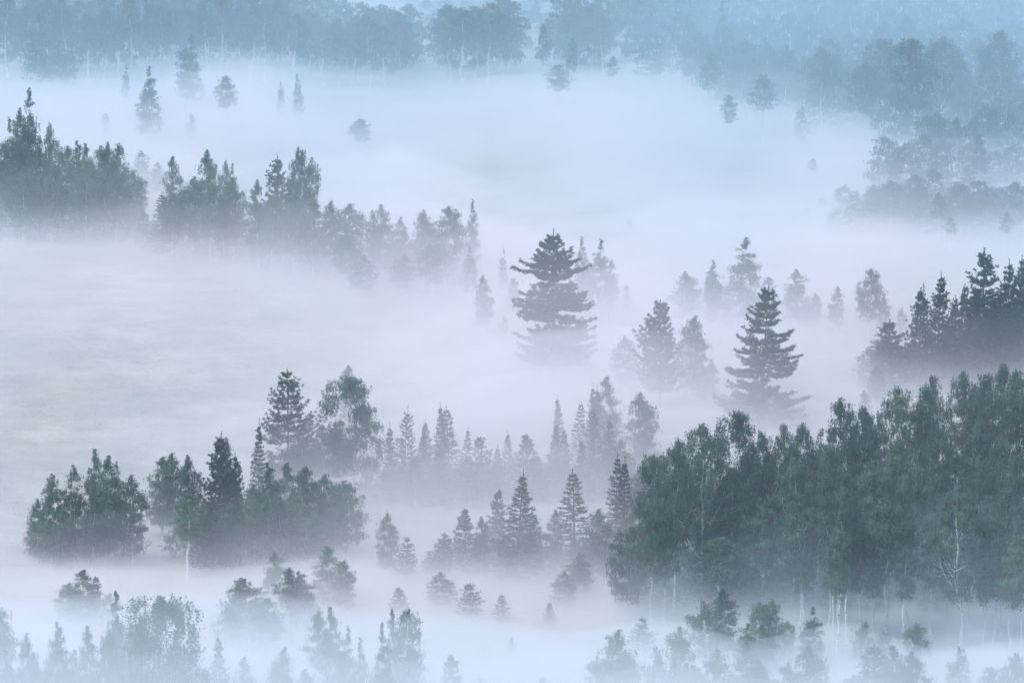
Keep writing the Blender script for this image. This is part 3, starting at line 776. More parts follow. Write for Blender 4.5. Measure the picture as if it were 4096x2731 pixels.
# --- long grove at the left
rows(*K1, 'long birch grove at the left', [
    (170, 455, 1190, 75, 'cone', 'tallest spire birch of the left grove, rising well above it'),
    (45, 615, 1180, 48, 'cone', 'birch with pointed top at the left edge beside the tallest spire'),
    (280, 640, 1180, 34, 'ovate', 'slender birch tip just right of the tallest spire in the left grove'),
    (95, 560, 1170, 40, 'ovate', 'dim birch behind the left side of the tallest spire'),
    (85, 760, 1230, 85, 'broad', 'rounded birch below the tallest spire, near the left edge'),
    (-30, 740, 1230, 80, 'broad', 'rounded birch cut by the left picture edge in the left grove'),
    (200, 755, 1240, 80, 'broad', 'rounded birch in front of the tallest spire of the left grove'),
    (330, 755, 1230, 75, 'broad', 'dome-topped birch third from the left in the front of the left grove'),
    (400, 728, 1220, 58, 'ovate', 'birch with a small raised tip in the middle of the left grove'),
    (465, 740, 1210, 42, 'ovate', 'narrow birch showing light through it, middle of the left grove'),
    (530, 760, 1240, 78, 'broad', 'dark dome birch right of the middle of the left grove'),
    (570, 740, 1180, 45, 'ovate', 'lighter birch tip behind the dark dome of the left grove'),
    (635, 748, 1190, 55, 'ovate', 'lighter olive birch at the right shoulder of the left grove'),
    (690, 880, 1240, 66, 'broad', 'dark birch at the right end of the left grove, sloping down'),
    (610, 840, 1260, 75, 'broad', 'dark birch in front of the olive shoulder of the left grove'),
    (450, 850, 1265, 85, 'broad', 'dark birch in the front middle of the left grove'),
    (270, 860, 1265, 80, 'broad', 'dark birch in the front left of the left grove'),
    (120, 880, 1265, 80, 'broad', 'dark birch low in the front of the left grove near the edge'),
    (735, 790, 1000, 36, 'ovate', 'pale foggy birch in the gap between the left and middle groves, taller one'),
    (820, 850, 1030, 52, 'ovate', 'pale foggy birch in the gap between the left and middle groves, broader one'),
    (745, 1090, 1290, 34, 'bush', 'low dark shrub at the right foot of the left grove'),
])
rows(*K1, 'middle grove left of centre', [
    (845, 1010, 1330, 55, 'spruce', 'dark spruce at the left foot of the middle grove'),
    (930, 815, 1290, 58, 'ovate', 'birch with the leftmost high tip of the middle grove'),
    (1060, 780, 1300, 58, 'ovate', 'birch with an egg-shaped tip standing high in the middle grove'),
    (1165, 835, 1290, 36, 'ovate', 'airy birch tip, left of a narrow pair in the middle grove'),
    (1215, 850, 1290, 34, 'cone', 'airy birch tip, right of a narrow pair in the middle grove'),
    (1000, 920, 1340, 78, 'broad', 'lighter round birch in front of the egg-shaped tip of the middle grove'),
    (1100, 950, 1350, 70, 'broad', 'round birch below the narrow pair, left one, in the middle grove'),
    (1220, 930, 1360, 76, 'broad', 'round dark birch below the narrow pair, right one, in the middle grove'),
    (1350, 935, 1400, 56, 'ovate', 'birch with a straight white trunk line under its dome in the middle grove'),
    (1172, 1010, 1375, 36, 'ovate', 'small bright green birch in front of the middle grove'),
    (1460, 815, 1370, 66, 'dense_pine', 'bluish pine at the left of the high cluster ending the middle grove'),
    (1510, 760, 1350, 44, 'cone', 'birch with the highest tip of the cluster ending the middle grove'),
    (1600, 775, 1380, 76, 'broad', 'tall egg-shaped birch at the right of the high cluster in the middle grove'),
    (1420, 1000, 1410, 66, 'broad', 'birch low in front between the dome and the high cluster'),
    (1540, 1000, 1420, 72, 'broad', 'dim birch low in front of the high cluster'),
    (900, 1010, 1340, 62, 'broad', 'dim birch between the dark spruce and the leftmost high tip'),
    (1640, 1040, 1440, 66, 'ovate', 'hazy birch on the slope down from the high cluster'),
])
rows(*K2, 'right arm of the middle grove sinking into fog', [
    (40, 1045, 1440, 58, 'ovate', 'airy birch first after the high cluster, left of its twin'),
    (110, 1058, 1450, 76, 'broad', 'airy birch first after the high cluster, right of its twin'),
    (255, 1095, 1450, 40, 'ovate', 'narrow birch on the left flank of a pointed dome in the foggy arm'),
    (300, 1068, 1460, 66, 'ovate', 'birch with a pointed dome in the middle of the foggy arm'),
    (410, 1130, 1460, 46, 'ovate', 'low birch in the dip of the foggy arm'),
    (520, 1095, 1470, 56, 'broad', 'birch with flat bushy top left of the last dark dome'),
    (630, 1078, 1490, 86, 'broad', 'last dark rounded birch at the right end of the middle grove'),
    (762, 1045, 1440, 38, 'cone', 'pale slender birch standing just off the right end of the middle grove'),
    (755, 1290, 1560, 40, 'cone', 'faint birch sunk in fog below the pale slender one'),
    (210, 1330, 1540, 60, 'ovate', 'hazy birch low in front of the foggy arm, left one'),
    (410, 1330, 1530, 58, 'ovate', 'hazy birch low in front of the foggy arm, right one'),
    (560, 1280, 1540, 70, 'broad', 'hazy birch low in front of the last dark dome'),
    (120, 1220, 1500, 70, 'broad', 'hazy birch low in front of the airy twins'),
])
# --- trees scattered over the upper meadow
rows(*K1, 'single trees on the far meadow', [
    (990, 180, 565, 56, 'cone', 'light green birch on the far meadow before the forest, cone crown on pale stem'),
    (780, 345, 738, 52, 'cone', 'grey cone-shaped birch standing free on the far meadow at left'),
    (1180, 390, 708, 50, 'tall', 'faint birch with bent white trunk on the far meadow'),
    (1000, 590, 732, 26, 'bush', 'faint small birch under the light green one on the far meadow'),
    (555, 590, 705, 22, 'bush', 'barely visible small birch left of the grey cone-shaped one'),
    (660, 340, 542, 20, 'cone', 'thin spindly birch between the grey cone and the forest edge'),
    (1560, 385, 636, 26, 'cone', 'spindly birch with leaning white stem right of the bent-trunk birch'),
    (1465, 420, 610, 20, 'cone', 'very faint spindly birch left of the leaning white stem'),
    (210, 58, 470, 58, 'cone', 'light green cone birch, tallest of three before the forest at left'),
    (300, 185, 460, 42, 'cone', 'light green cone birch, middle of three before the forest at left'),
    (360, 210, 465, 38, 'cone', 'light green cone birch, right of three before the forest at left'),
])
rows(*K2, 'single trees on the far meadow', [
    (185, 618, 778, 56, 'broad', 'faint little round tree alone on the foggy upper meadow'),
    (1590, 1140, 1192, 14, 'bush', 'tiny sapling alone on the right upper meadow'),
    (1210, 338, 598, 56, 'tall', 'pale birch with forked white foot below the far clump'),
    (1285, 200, 528, 30, 'tall', 'slim birch with a long white stem right of the forked-foot birch'),
    (1158, 120, 498, 34, 'tall', 'slim birch with a long white stem left of the forked-foot birch'),
    (1500, 290, 495, 28, 'tall', 'slim faint birch below the small dark far pine'),
    (1575, 200, 385, 26, 'tall', 'slim faint birch low right of the small dark far pine'),
    (1740, 270, 478, 26, 'tall', 'slim faint birch nearest the upper right hillside'),
    (1500, 80, 205, 46, 'dense_pine', 'small dark round pine beside the far clump of birches'),
    (1100, 5, 118, 34, 'dense_pine', 'small blue pine on the far slope between the two birch clumps'),
    (1065, 188, 262, 26, 'young_pine', 'low blue pine below the one between the far clumps'),
    (1805, 140, 236, 30, 'young_pine', 'small blue pine at the left edge of the upper right hillside'),
    (530, -20, 52, 30, 'dense_pine', 'blue pine top at the upper frame edge between forest and far clump'),
])
# --- the copse and thickets of the lower left
rows(*K4, 'dark copse on the left meadow', [
    (240, 585, 1030, 60, 'ovate', 'dark birch with a pointed left top and white stem in the lone copse'),
    (350, 550, 1020, 55, 'ovate', 'dark birch, second from the left in the lone copse'),
    (440, 472, 1010, 42, 'ovate', 'dark birch with the tallest airy tip of the lone copse'),
    (492, 505, 1030, 73, 'ovate', 'dark solid birch right of the airy tip in the lone copse'),
    (622, 595, 1020, 60, 'ovate', 'dark narrow birch at the right end of the lone copse'),
    (175, 700, 1015, 37, 'ovate', 'low birch at the left skirt of the lone copse'),
    (560, 525, 900, 42, 'cone', 'pale spruce-like birch showing behind the lone copse'),
    (300, 740, 1040, 60, 'ovate', 'low birch in the front of the lone copse, left one'),
    (430, 700, 1045, 67, 'ovate', 'low birch in the front of the lone copse, right one'),
])
rows(*K4, 'thicket between the copse and the big larch', [
    (768, 505, 880, 56, 'ovate', 'brownish birch pair left of the dark dome, left one'),
    (805, 488, 890, 58, 'ovate', 'brownish birch pair left of the dark dome, right one'),
    (885, 500, 900, 40, 'spruce', 'thin spruce with bare tip between the brownish pair and the dark dome'),
    (925, 500, 960, 62, 'ovate', 'dark birch on the left flank of the highest dome in the thicket'),
    (1015, 405, 1000, 76, 'dense_pine', 'dark bluish pine forming the highest dome of the thicket'),
    (1078, 415, 960, 54, 'ovate', 'birch with a light tip right of the highest dome'),
    (1130, 500, 980, 60, 'dense_pine', 'dark pine on the right flank of the highest dome'),
    (1215, 328, 820, 52, 'spruce', 'grey bare-tipped spruce left of the big larch'),
    (1290, 530, 1000, 72, 'ovate', 'bright green birch below the big larch, left one'),
    (1355, 528, 960, 62, 'ovate', 'darker birch directly below the big larch'),
    (1450, 540, 980, 78, 'broad', 'bright green birch below the gap between larch and open birch'),
    (886, 680, 1088, 80, 'tall', 'olive birch with a long white trunk in front of the thicket'),
    (1105, 700, 1070, 64, 'ovate', 'small dim birch in the middle front of the thicket'),
    (1320, 690, 1050, 64, 'ovate', 'dim birch in front of the bright green one below the larch'),
    (1445, 650, 1000, 58, 'ovate', 'dark pointed birch behind the one with a short white trunk'),
    (1428, 740, 1040, 88, 'ovate', 'green birch with a short white trunk at the right front of the thicket'),
    (1585, 660, 980, 46, 'ovate', 'hazy birch below the big open birch'),
    (1000, 720, 1060, 80, 'dense_pine', 'dark pine low in the centre of the thicket'),
    (1200, 640, 1040, 72, 'broad', 'dark birch in the centre of the thicket right of the highest dome'),
    (1530, 580, 960, 80, 'broad', 'hazy birch between the big larch and the open birch, low'),
    (1640, 620, 1000, 80, 'broad', 'hazy birch below the right side of the open birch'),
])
rows((1000, 1450), .3188, None, [
    (480, 110, 1530, 0, 'larch', 'big dark larch with upturned tips above the thicket'),
    (1290, 170, 1750, 0, 'open_birch', 'big open birch with airy hanging foliage right of the larch'),
    (1225, 10, 700, 105, 'ovate', 'pale round birch peeking out just above the big open birch'),
    (860, 850, 1600, 190, 'broad', 'dark birch in the gap between the larch and the open birch'),
    (620, 980, 1620, 230, 'broad', 'dim birch hiding the foot of the big larch'),
    (1100, 830, 1620, 190, 'broad', 'brownish birch at the lower left of the big open birch'),
])
# --- spruces in the middle
rows(*K5, 'hazy spruce row in the middle', [
    (370, 262, 720, 58, 'spruce', 'darkest pointed spruce right of the big open birch'),
    (315, 335, 710, 42, 'spruce', 'narrow spruce left of the darkest pointed one'),
    (450, 350, 700, 44, 'spruce', 'pale spruce between the darkest one and the twin tips'),
    (492, 325, 700, 46, 'spruce', 'pale spruce just left of the twin tips'),
    (558, 248, 700, 54, 'spruce', 'spruce of the twin tips, left one with bare leader'),
    (592, 258, 700, 56, 'spruce', 'spruce of the twin tips, right one with bare leader'),
    (655, 358, 700, 46, 'spruce', 'pale spruce right of the twin tips'),
    (740, 400, 720, 50, 'young_pine', 'hazy pine first in the low stretch right of the twin tips'),
    (800, 440, 715, 46, 'spruce', 'hazy spruce second in the low stretch right of the twin tips'),
    (870, 370, 710, 48, 'spruce', 'hazy spruce with a thin tip, middle of the low stretch'),
    (945, 392, 710, 56, 'young_pine', 'hazy grey pine at the right of the low stretch'),
    (1000, 480, 720, 46, 'spruce', 'hazy low spruce ending the low stretch'),
    (1075, 340, 690, 52, 'spruce', 'pale spruce at the left of the fading cluster below the forked pine'),
    (1130, 358, 690, 46, 'spruce', 'pale spruce second in the fading cluster below the forked pine'),
    (1105, 210, 600, 44, 'spruce', 'faint spruce behind the left of the fading cluster'),
    (1190, 235, 620, 44, 'spruce', 'faint spruce in the middle of the fading cluster'),
    (1240, 148, 600, 42, 'spruce', 'faint spruce with the highest tip of the fading cluster, left of two'),
    (1290, 162, 600, 46, 'spruce', 'faint spruce with the second highest tip of the fading cluster'),
    (1272, 255, 690, 52, 'spruce', 'faint spruce in front of the highest tips of the fading cluster'),
    (1345, 300, 690, 50, 'spruce', 'faint spruce on the right slope of the fading cluster'),
    (1400, 420, 720, 54, 'ovate', 'faint birch at the right end of the fading cluster'),
    (1215, 420, 720, 50, 'spruce', 'pale low spruce in front of the fading cluster'),
    (540, 470, 740, 60, 'spruce', 'hazy low spruce in front of the twin tips'),
    (680, 500, 740, 56, 'ovate', 'hazy low birch in front of the low stretch'),
    (430, 500, 740, 56, 'ovate', 'hazy low birch in front of the darkest pointed spruce'),
    (1330, 120, 560, 60, 'ovate', 'faint birch at the foot of the forked pine, left'),
    (1480, 200, 620, 70, 'ovate', 'faint birch at the foot of the spreading pine, left'),
])
rows(*K5, 'conifers on the lower middle meadow', [
    (300, 768, 1070, 48, 'ovate', 'narrow birch standing left of a small pine on the lower meadow'),
    (380, 885, 1085, 48, 'young_pine', 'small grey pine right of the narrow birch on the lower meadow'),
    (550, 868, 1075, 58, 'young_pine', 'broad grey pine between the small pine and the tall spruces'),
    (500, 945, 1070, 46, 'young_pine', 'low grey pine leaning on the left side of the broad one'),
    (670, 752, 1070, 54, 'young_pine', 'grey pine with upswept tip, first of the tall cluster'),
    (735, 790, 1090, 42, 'ovate', 'narrow birch with a dark green tip in the tall cluster'),
    (795, 660, 1010, 48, 'young_pine', 'pine with a sharp green tip left of the tallest spruce'),
    (905, 575, 1100, 100, 'spruce', 'tallest broad spruce of the lower middle meadow'),
    (985, 790, 1090, 62, 'ovate', 'hazy birch at the right skirt of the tallest spruce'),
    (1075, 758, 1060, 48, 'ovate', 'small hazy birch between the two tall spruces'),
    (1185, 565, 1050, 82, 'spruce', 'second tall spruce, between the tallest one and the birch grove'),
    (1272, 755, 1100, 64, 'ovate', 'hazy birch below the right side of the second tall spruce'),
    (1365, 490, 980, 60, 'spruce', 'grey double spruce beside the birch grove, left leader'),
    (1402, 510, 985, 60, 'spruce', 'grey double spruce beside the birch grove, right leader'),
    (860, 880, 1110, 60, 'young_pine', 'dim pine low in front of the tallest spruce'),
    (560, 1055, 1230, 54, 'ovate', 'ghostly birch in the fog below the broad grey pine'),
    (680, 1110, 1290, 52, 'young_pine', 'ghostly pine in the fog below the tall cluster'),
    (835, 1150, 1310, 44, 'spruce', 'ghostly spruce in the fog below the tallest spruce'),
    (350, 1120, 1270, 42, 'young_pine', 'ghostly pine in the fog below the narrow birch and small pine'),
    (1055, 1182, 1315, 36, 'spruce', 'small lone spruce on the bright fog left of the birch grove'),
    (1120, 1050, 1230, 54, 'ovate', 'faint birch just left of the grove above the small lone spruce'),
    (880, 1350, 1450, 42, 'spruce', 'ghostly low spruce in the whitest fog'),
    (750, 1400, 1460, 24, 'bush', 'ghostly tiny bush left of the low spruce in the whitest fog'),
    (1200, 960, 1180, 56, 'ovate', 'hazy birch low before the second tall spruce'),
])
rows(*K4, 'pale trees in the lower left fog', [
    (400, 1025, 1310, 76, 'ovate', 'pale green birch alone in the fog below the lone copse'),
    (450, 1060, 1290, 40, 'young_pine', 'pale pine leaning on the right of the birch below the copse'),
    (330, 1090, 1290, 50, 'ovate', 'pale low birch at the left of the one below the copse'),
    (525, 1140, 1320, 40, 'bush', 'faint bush behind the sharp birch left of the weeping one'),
    (1150, 1068, 1370, 86, 'ovate', 'ghostly broad birch in the fog below the thicket'),
    (1290, 945, 1220, 50, 'ovate', 'hazy narrow birch in front of the thicket, dark tip'),
    (1345, 1018, 1370, 56, 'tall', 'hazy birch with a thin white trunk below the thicket'),
    (1440, 1040, 1330, 70, 'ovate', 'hazy birch right of the thin white trunk below the thicket'),
    (1560, 920, 1240, 66, 'ovate', 'hazy birch below the open birch, with a pale stem'),
    (1625, 990, 1260, 50, 'ovate', 'hazy birch ending the thicket towards the lower meadow'),
    (1080, 1200, 1420, 60, 'ovate', 'ghostly birch left of the broad one in the lower fog'),
    (1250, 1160, 1420, 70, 'ovate', 'ghostly birch between the broad one and the thin white trunk'),
])
rows(*K4, 'trees along the lower left edge', [
    (572, 1138, -15, 66, 'cone', 'sharp birch rising just left of the weeping birch at the bottom'),
    (735, 1168, -18, 0, 'weeping_birch', 'weeping birch with hanging strands at the bottom left'),
    (275, 1290, -13, 60, 'ovate', 'bushy birch in the bottom left, left of a dark-tipped one'),
    (437, 1303, -13, 54, 'ovate', 'dark-tipped slender birch left of the sharp birch at the bottom'),
    (125, 1345, -12, 42, 'ovate', 'pale thin birch near the bottom left corner'),
    (50, 1465, -10, 56, 'ovate', 'blue-green birch in the very bottom left corner'),
    (172, 1430, -10, 46, 'ovate', 'blue-green narrow birch second from the bottom left corner'),
    (355, 1420, -10, 60, 'ovate', 'pale rounded birch between the bushy and the dark-tipped ones'),
    (500, 1340, -13, 64, 'broad', 'blue birch between the dark-tipped and the sharp ones'),
    (870, 1385, -11, 52, 'young_pine', 'upright young pine against the right side of the weeping birch'),
    (922, 1482, -8, 42, 'young_pine', 'low young pine right of the upright one at the bottom'),
    (967, 1490, -8, 42, 'young_pine', 'low young pine with spiky arms at the bottom, rightmost of three'),
    (650, 1400, -11, 80, 'broad', 'blue-green birch low in front of the weeping birch'),
    (770, 1450, -10, 70, 'broad', 'pale birch low in front of the right of the weeping birch'),
    (560, 1440, -10, 70, 'broad', 'pale green birch low in front of the sharp birch'),
    (1035, 1330, -12, 60, 'spruce', 'ghostly larch-like spruce standing right of the weeping birch'),
    (1145, 1440, -9, 52, 'ovate', 'green birch tip at the bottom edge right of the ghostly spruce'),
    (1060, 1530, -7, 50, 'young_pine', 'blue young pine tips at the bottom edge under the ghostly spruce'),
    (1335, 1393, -11, 60, 'ovate', 'blue-green birch with rounded cone at the bottom edge'),
    (1430, 1490, -9, 56, 'ovate', 'green low birch right of the rounded cone at the bottom edge'),
    (1280, 1480, -9, 50, 'ovate', 'green low birch left of the rounded cone at the bottom edge'),
    (1500, 1208, -13, 50, 'tall', 'ghostly birch above the rounded cone, with a thin pale stem'),
    (1575, 1200, -13, 56, 'ovate', 'ghostly birch right of the thin pale stem'),
    (1622, 1290, -13, 62, 'cone', 'pale blue cone birch at the bottom right of the ghostly pair'),
    (-22, 1150, -15, 36, 'broad', 'dark birch reaching one leafy tip in at the left picture edge'),
    (230, 1500, -8, 60, 'bush', 'pale green bush between the bottom left birches'),
    (440, 1510, -8, 70, 'bush', 'pale yellow-green bush under the dark-tipped birch'),
    (840, 1520, -8, 60, 'bush', 'blue-green bush under the upright young pine'),
])
rows(*K5, 'trees along the bottom edge in the middle', [
    (288, 1278, -15, 60, 'cone', 'dark blue-green cone birch standing clear at the bottom'),
    (325, 1208, -13, 40, 'cone', 'ghostly pointed birch behind the dark blue-green cone'),
    (388, 1215, -14, 66, 'tall', 'ghostly broad birch with a white stem right of the dark cone'),
    (420, 1400, -9, 62, 'ovate', 'pale green birch at the right foot of the dark cone'),
    (610, 1420, -8, 52, 'young_pine', 'small blue pine alone at the bottom edge'),
    (735, 1535, -4, 28, 'bush', 'tiny green bush tip at the bottom edge'),
    (1020, 1525, -5, 32, 'young_pine', 'tiny blue pine tip at the bottom edge'),
    (250, 1470, -8, 50, 'bush', 'green bush at the left foot of the dark cone'),
    (340, 1500, -8, 56, 'bush', 'green bush between the dark cone and the pale green birch'),
    (160, 1350, -12, 50, 'cone', 'ghostly cone birch left of the dark blue-green cone'),
])
# --- the birch grove at the lower right
rows(*K6, 'big birch grove at the lower right', [
    (235, 503, 1295, 76, 'grove', 'dark birch at the left end of the grove with a narrow tip'),
    (345, 420, 1230, 52, 'grove', 'dark narrow birch between the grove end and the giant birch'),
    (490, 355, 1195, 150, 'giant_birch', 'giant birch near the grove end with forked white limbs'),
    (650, 288, 1130, 84, 'open_birch', 'tall airy birch with a lone high tip right of the giant birch'),
    (745, 375, 1120, 62, 'grove', 'dark birch filling right of the tall airy one'),
    (870, 348, 1080, 62, 'grove', 'small rounded top in the dip of the grove skyline'),
    (960, 338, 1110, 74, 'grove', 'light green crown left of the round skyline birch'),
    (1110, 232, 1000, 90, 'broad', 'round skyline birch with spreading top in the grove middle'),
    (1230, 310, 1010, 52, 'grove', 'dark crown just right of the round skyline birch'),
    (1278, 258, 960, 40, 'grove', 'thin birch tip left of the flat-topped pair'),
    (1398, 172, 950, 90, 'grove', 'flat-topped birch with a bright trunk line, left of the pair'),
    (1478, 180, 940, 62, 'grove', 'flat-topped birch, right of the pair'),
    (1580, 128, 900, 78, 'grove', 'tall skyline birch right of the flat-topped pair, white trunk inside'),
    (1690, 98, 860, 46, 'grove', 'narrow skyline birch left of the green dome'),
    (1790, 112, 880, 84, 'grove', 'light green dome on the right skyline of the grove'),
    (1852, 64, 820, 54, 'grove', 'narrow birch with the highest tip of the grove skyline'),
    (1962, 88, 840, 72, 'grove', 'birch at the right end of the grove skyline'),
    (2040, 120, 860, 80, 'grove', 'birch cut by the right picture edge on the grove skyline'),
    (135, 840, 1285, 92, 'broad', 'low olive birch leaning out of the left end of the grove'),
    (300, 760, 1290, 70, 'grove', 'birch with a slim white foot left of the giant birch'),
    (560, 880, 1260, 100, 'grove', 'hazy birch in front of the giant birch foot'),
    (760, 688, 1215, 108, 'grove', 'broad birch with a V-shaped white fork right of the giant'),
    (1020, 430, 1150, 86, 'grove', 'light crown below the round skyline birch, left'),
    (1130, 545, 1385, 98, 'grove', 'round crown with upright forked limbs in the grove centre'),
    (1350, 700, 1340, 118, 'grove', 'wide pale olive crown in the front of the grove, white stems inside'),
    (1450, 655, 1310, 70, 'grove', 'crown with a bundle of bare white stems beside the wide olive one'),
    (1470, 458, 1180, 80, 'grove', 'yellow-green crown in the second tier below the flat-topped pair'),
    (1560, 520, 1200, 80, 'grove', 'yellow-green crown in the second tier, right neighbour'),
    (1700, 640, 1392, 140, 'giant_birch', 'great front birch with spreading candelabra of white limbs'),
    (1750, 328, 1110, 84, 'grove', 'rounded crown below the green dome, fan of pale twigs'),
    (1795, 530, 1240, 74, 'grove', 'pointed crown with a white trunk behind the great front birch'),
    (1900, 400, 1130, 80, 'grove', 'dark crown below the right end of the skyline'),
    (1890, 640, 1330, 92, 'grove', 'crown right of the great front birch'),
    (1970, 470, 1200, 84, 'grove', 'crown at the right picture edge, second tier'),
    (1985, 860, 1400, 90, 'grove', 'light crown at the right picture edge, low, with leaning stem'),
    (1850, 800, 1380, 86, 'grove', 'dim crown low right of the great front birch'),
    (1250, 520, 1170, 84, 'grove', 'dark crown left of the yellow-green pair'),
    (900, 500, 1200, 90, 'grove', 'dark crown between the broad fork birch and the centre'),
    (960, 720, 1280, 92, 'grove', 'dim crown left of the grove centre, low'),
    (1620, 360, 1090, 80, 'grove', 'dark crown below the tall skyline birch'),
    (1360, 420, 1120, 84, 'grove', 'dark crown below the flat-topped pair'),
    (620, 560, 1180, 90, 'grove', 'dark crown between the giant birch and the broad fork birch'),
    (1220, 800, 1350, 70, 'grove', 'dim crown left of the wide olive one'),
    (1560, 860, 1345, 70, 'tall', 'tall birch with the straightest long white trunk, centre right of the grove'),
    (1075, 900, 1300, 48, 'tall', 'birch of the leaning trunk bundle, short one at the left'),
    (1100, 860, 1370, 52, 'tall', 'birch of the leaning trunk bundle, second from the left'),
    (1118, 840, 1440, 52, 'tall', 'birch of the leaning trunk bundle with the lowest bent foot'),
    (1165, 850, 1385, 52, 'tall', 'birch of the leaning trunk bundle, right one'),
    (1640, 900, 1330, 50, 'tall', 'slim white trunk just left of the great front birch'),
    (1740, 930, 1300, 50, 'tall', 'slim grey trunk just right of the great front birch'),
    (1800, 960, 1390, 54, 'tall', 'slanting white trunk right of the great front birch'),
    (1930, 980, 1395, 54, 'tall', 'white trunk near the right picture edge'),
    (1430, 930, 1400, 54, 'tall', 'white trunk below the wide olive crown, right'),
    (1275, 980, 1330, 46, 'tall', 'dim trunk below the wide olive crown, left'),
    (940, 960, 1290, 48, 'tall', 'dim trunk below the grove centre, far left of the bundle'),
    (1860, 1000, 1330, 46, 'tall', 'dim trunk in the fog between the slanting one and the edge'),
])
rows(*K6, 'pale bushes and small birches at the lower right', [
    (62, 1308, -11, 72, 'ovate', 'blue-green round tree at the bottom, left of the pale bushes'),
    (110, 1440, -8, 90, 'broad', 'blue-green skirt birch at the foot of the round bottom tree'),
    (-30, 1430, -8, 60, 'bush', 'pale bush left of the round bottom tree'),
    (480, 1178, 1480, 82, 'bush', 'pale yellow-green bush below the giant birch, left'),
    (575, 1118, 1460, 64, 'ovate', 'pale yellow-green young birch below the giant birch'),
    (690, 1285, 1560, 64, 'cone', 'pale green pointed birch in the lower grove fog'),
    (750, 1188, 1480, 84, 'bush', 'pale green bush in front of the V-forked birch'),
    (820, 1170, 1460, 50, 'bush', 'pale green bush right of the V-forked birch foot'),
    (992, 1208, 1490, 46, 'cone', 'bright green narrow young birch before the trunk bundle'),
    (785, 1290, 1580, 64, 'ovate', 'pale green bushy birch under the V-forked birch'),
    (880, 1275, 1440, 40, 'bush', 'pale small bush left of the bright green narrow birch'),
    (1240, 1285, 1500, 56, 'bush', 'light green bush right of the trunk bundle'),
    (1325, 1330, 1500, 46, 'bush', 'light green bush between the trunk bundle and the wide olive crown'),
    (1490, 1288, 1500, 56, 'bush', 'light green bush below the straightest trunk'),
    (1290, 1388, -9, 80, 'dense_pine', 'dark teal pine at the bottom edge below the grove'),
    (1382, 1392, -9, 66, 'ovate', 'teal birch behind the dark teal pine at the bottom'),
    (1465, 1420, -9, 76, 'broad', 'teal birch at the right of the dark teal pine'),
    (690, 1375, -9, 70, 'ovate', 'blue-green birch in the bottom middle of the bushes'),
    (750, 1440, -8, 80, 'broad', 'blue-green low birch in the bottom middle of the bushes'),
    (980, 1395, -9, 92, 'ovate', 'tall grey-green bushy birch at the bottom below the trunk bundle'),
    (430, 1478, -7, 70, 'bush', 'teal bush at the bottom edge right of the slim teal pine'),
    (352, 1440, -8, 36, 'young_pine', 'slim teal pine at the bottom edge left of the teal bush'),
    (275, 1390, -9, 64, 'bush', 'pale green bush right of the round bottom tree'),
    (560, 1400, -9, 76, 'bush', 'pale bush left of the bottom middle birches'),
    (870, 1470, -8, 76, 'bush', 'blue-green bush left of the tall grey-green bushy birch'),
    (1180, 1525, -6, 56, 'bush', 'teal bush at the bottom edge left of the dark teal pine'),
    (1685, 1398, -7, 40, 'bush', 'ghostly bush in the fog below the great front birch'),
    (1830, 1490, -6, 60, 'bush', 'ghostly bush at the bottom edge right of the teal trees'),
    (1950, 1420, -8, 70, 'bush', 'ghostly pale birch bush near the bottom right corner'),
    (350, 1290, -11, 70, 'bush', 'pale yellow bush left below the giant birch'),
    (200, 1260, 1440, 46, 'young_pine', 'faint small pine at the left foot of the grove'),
])
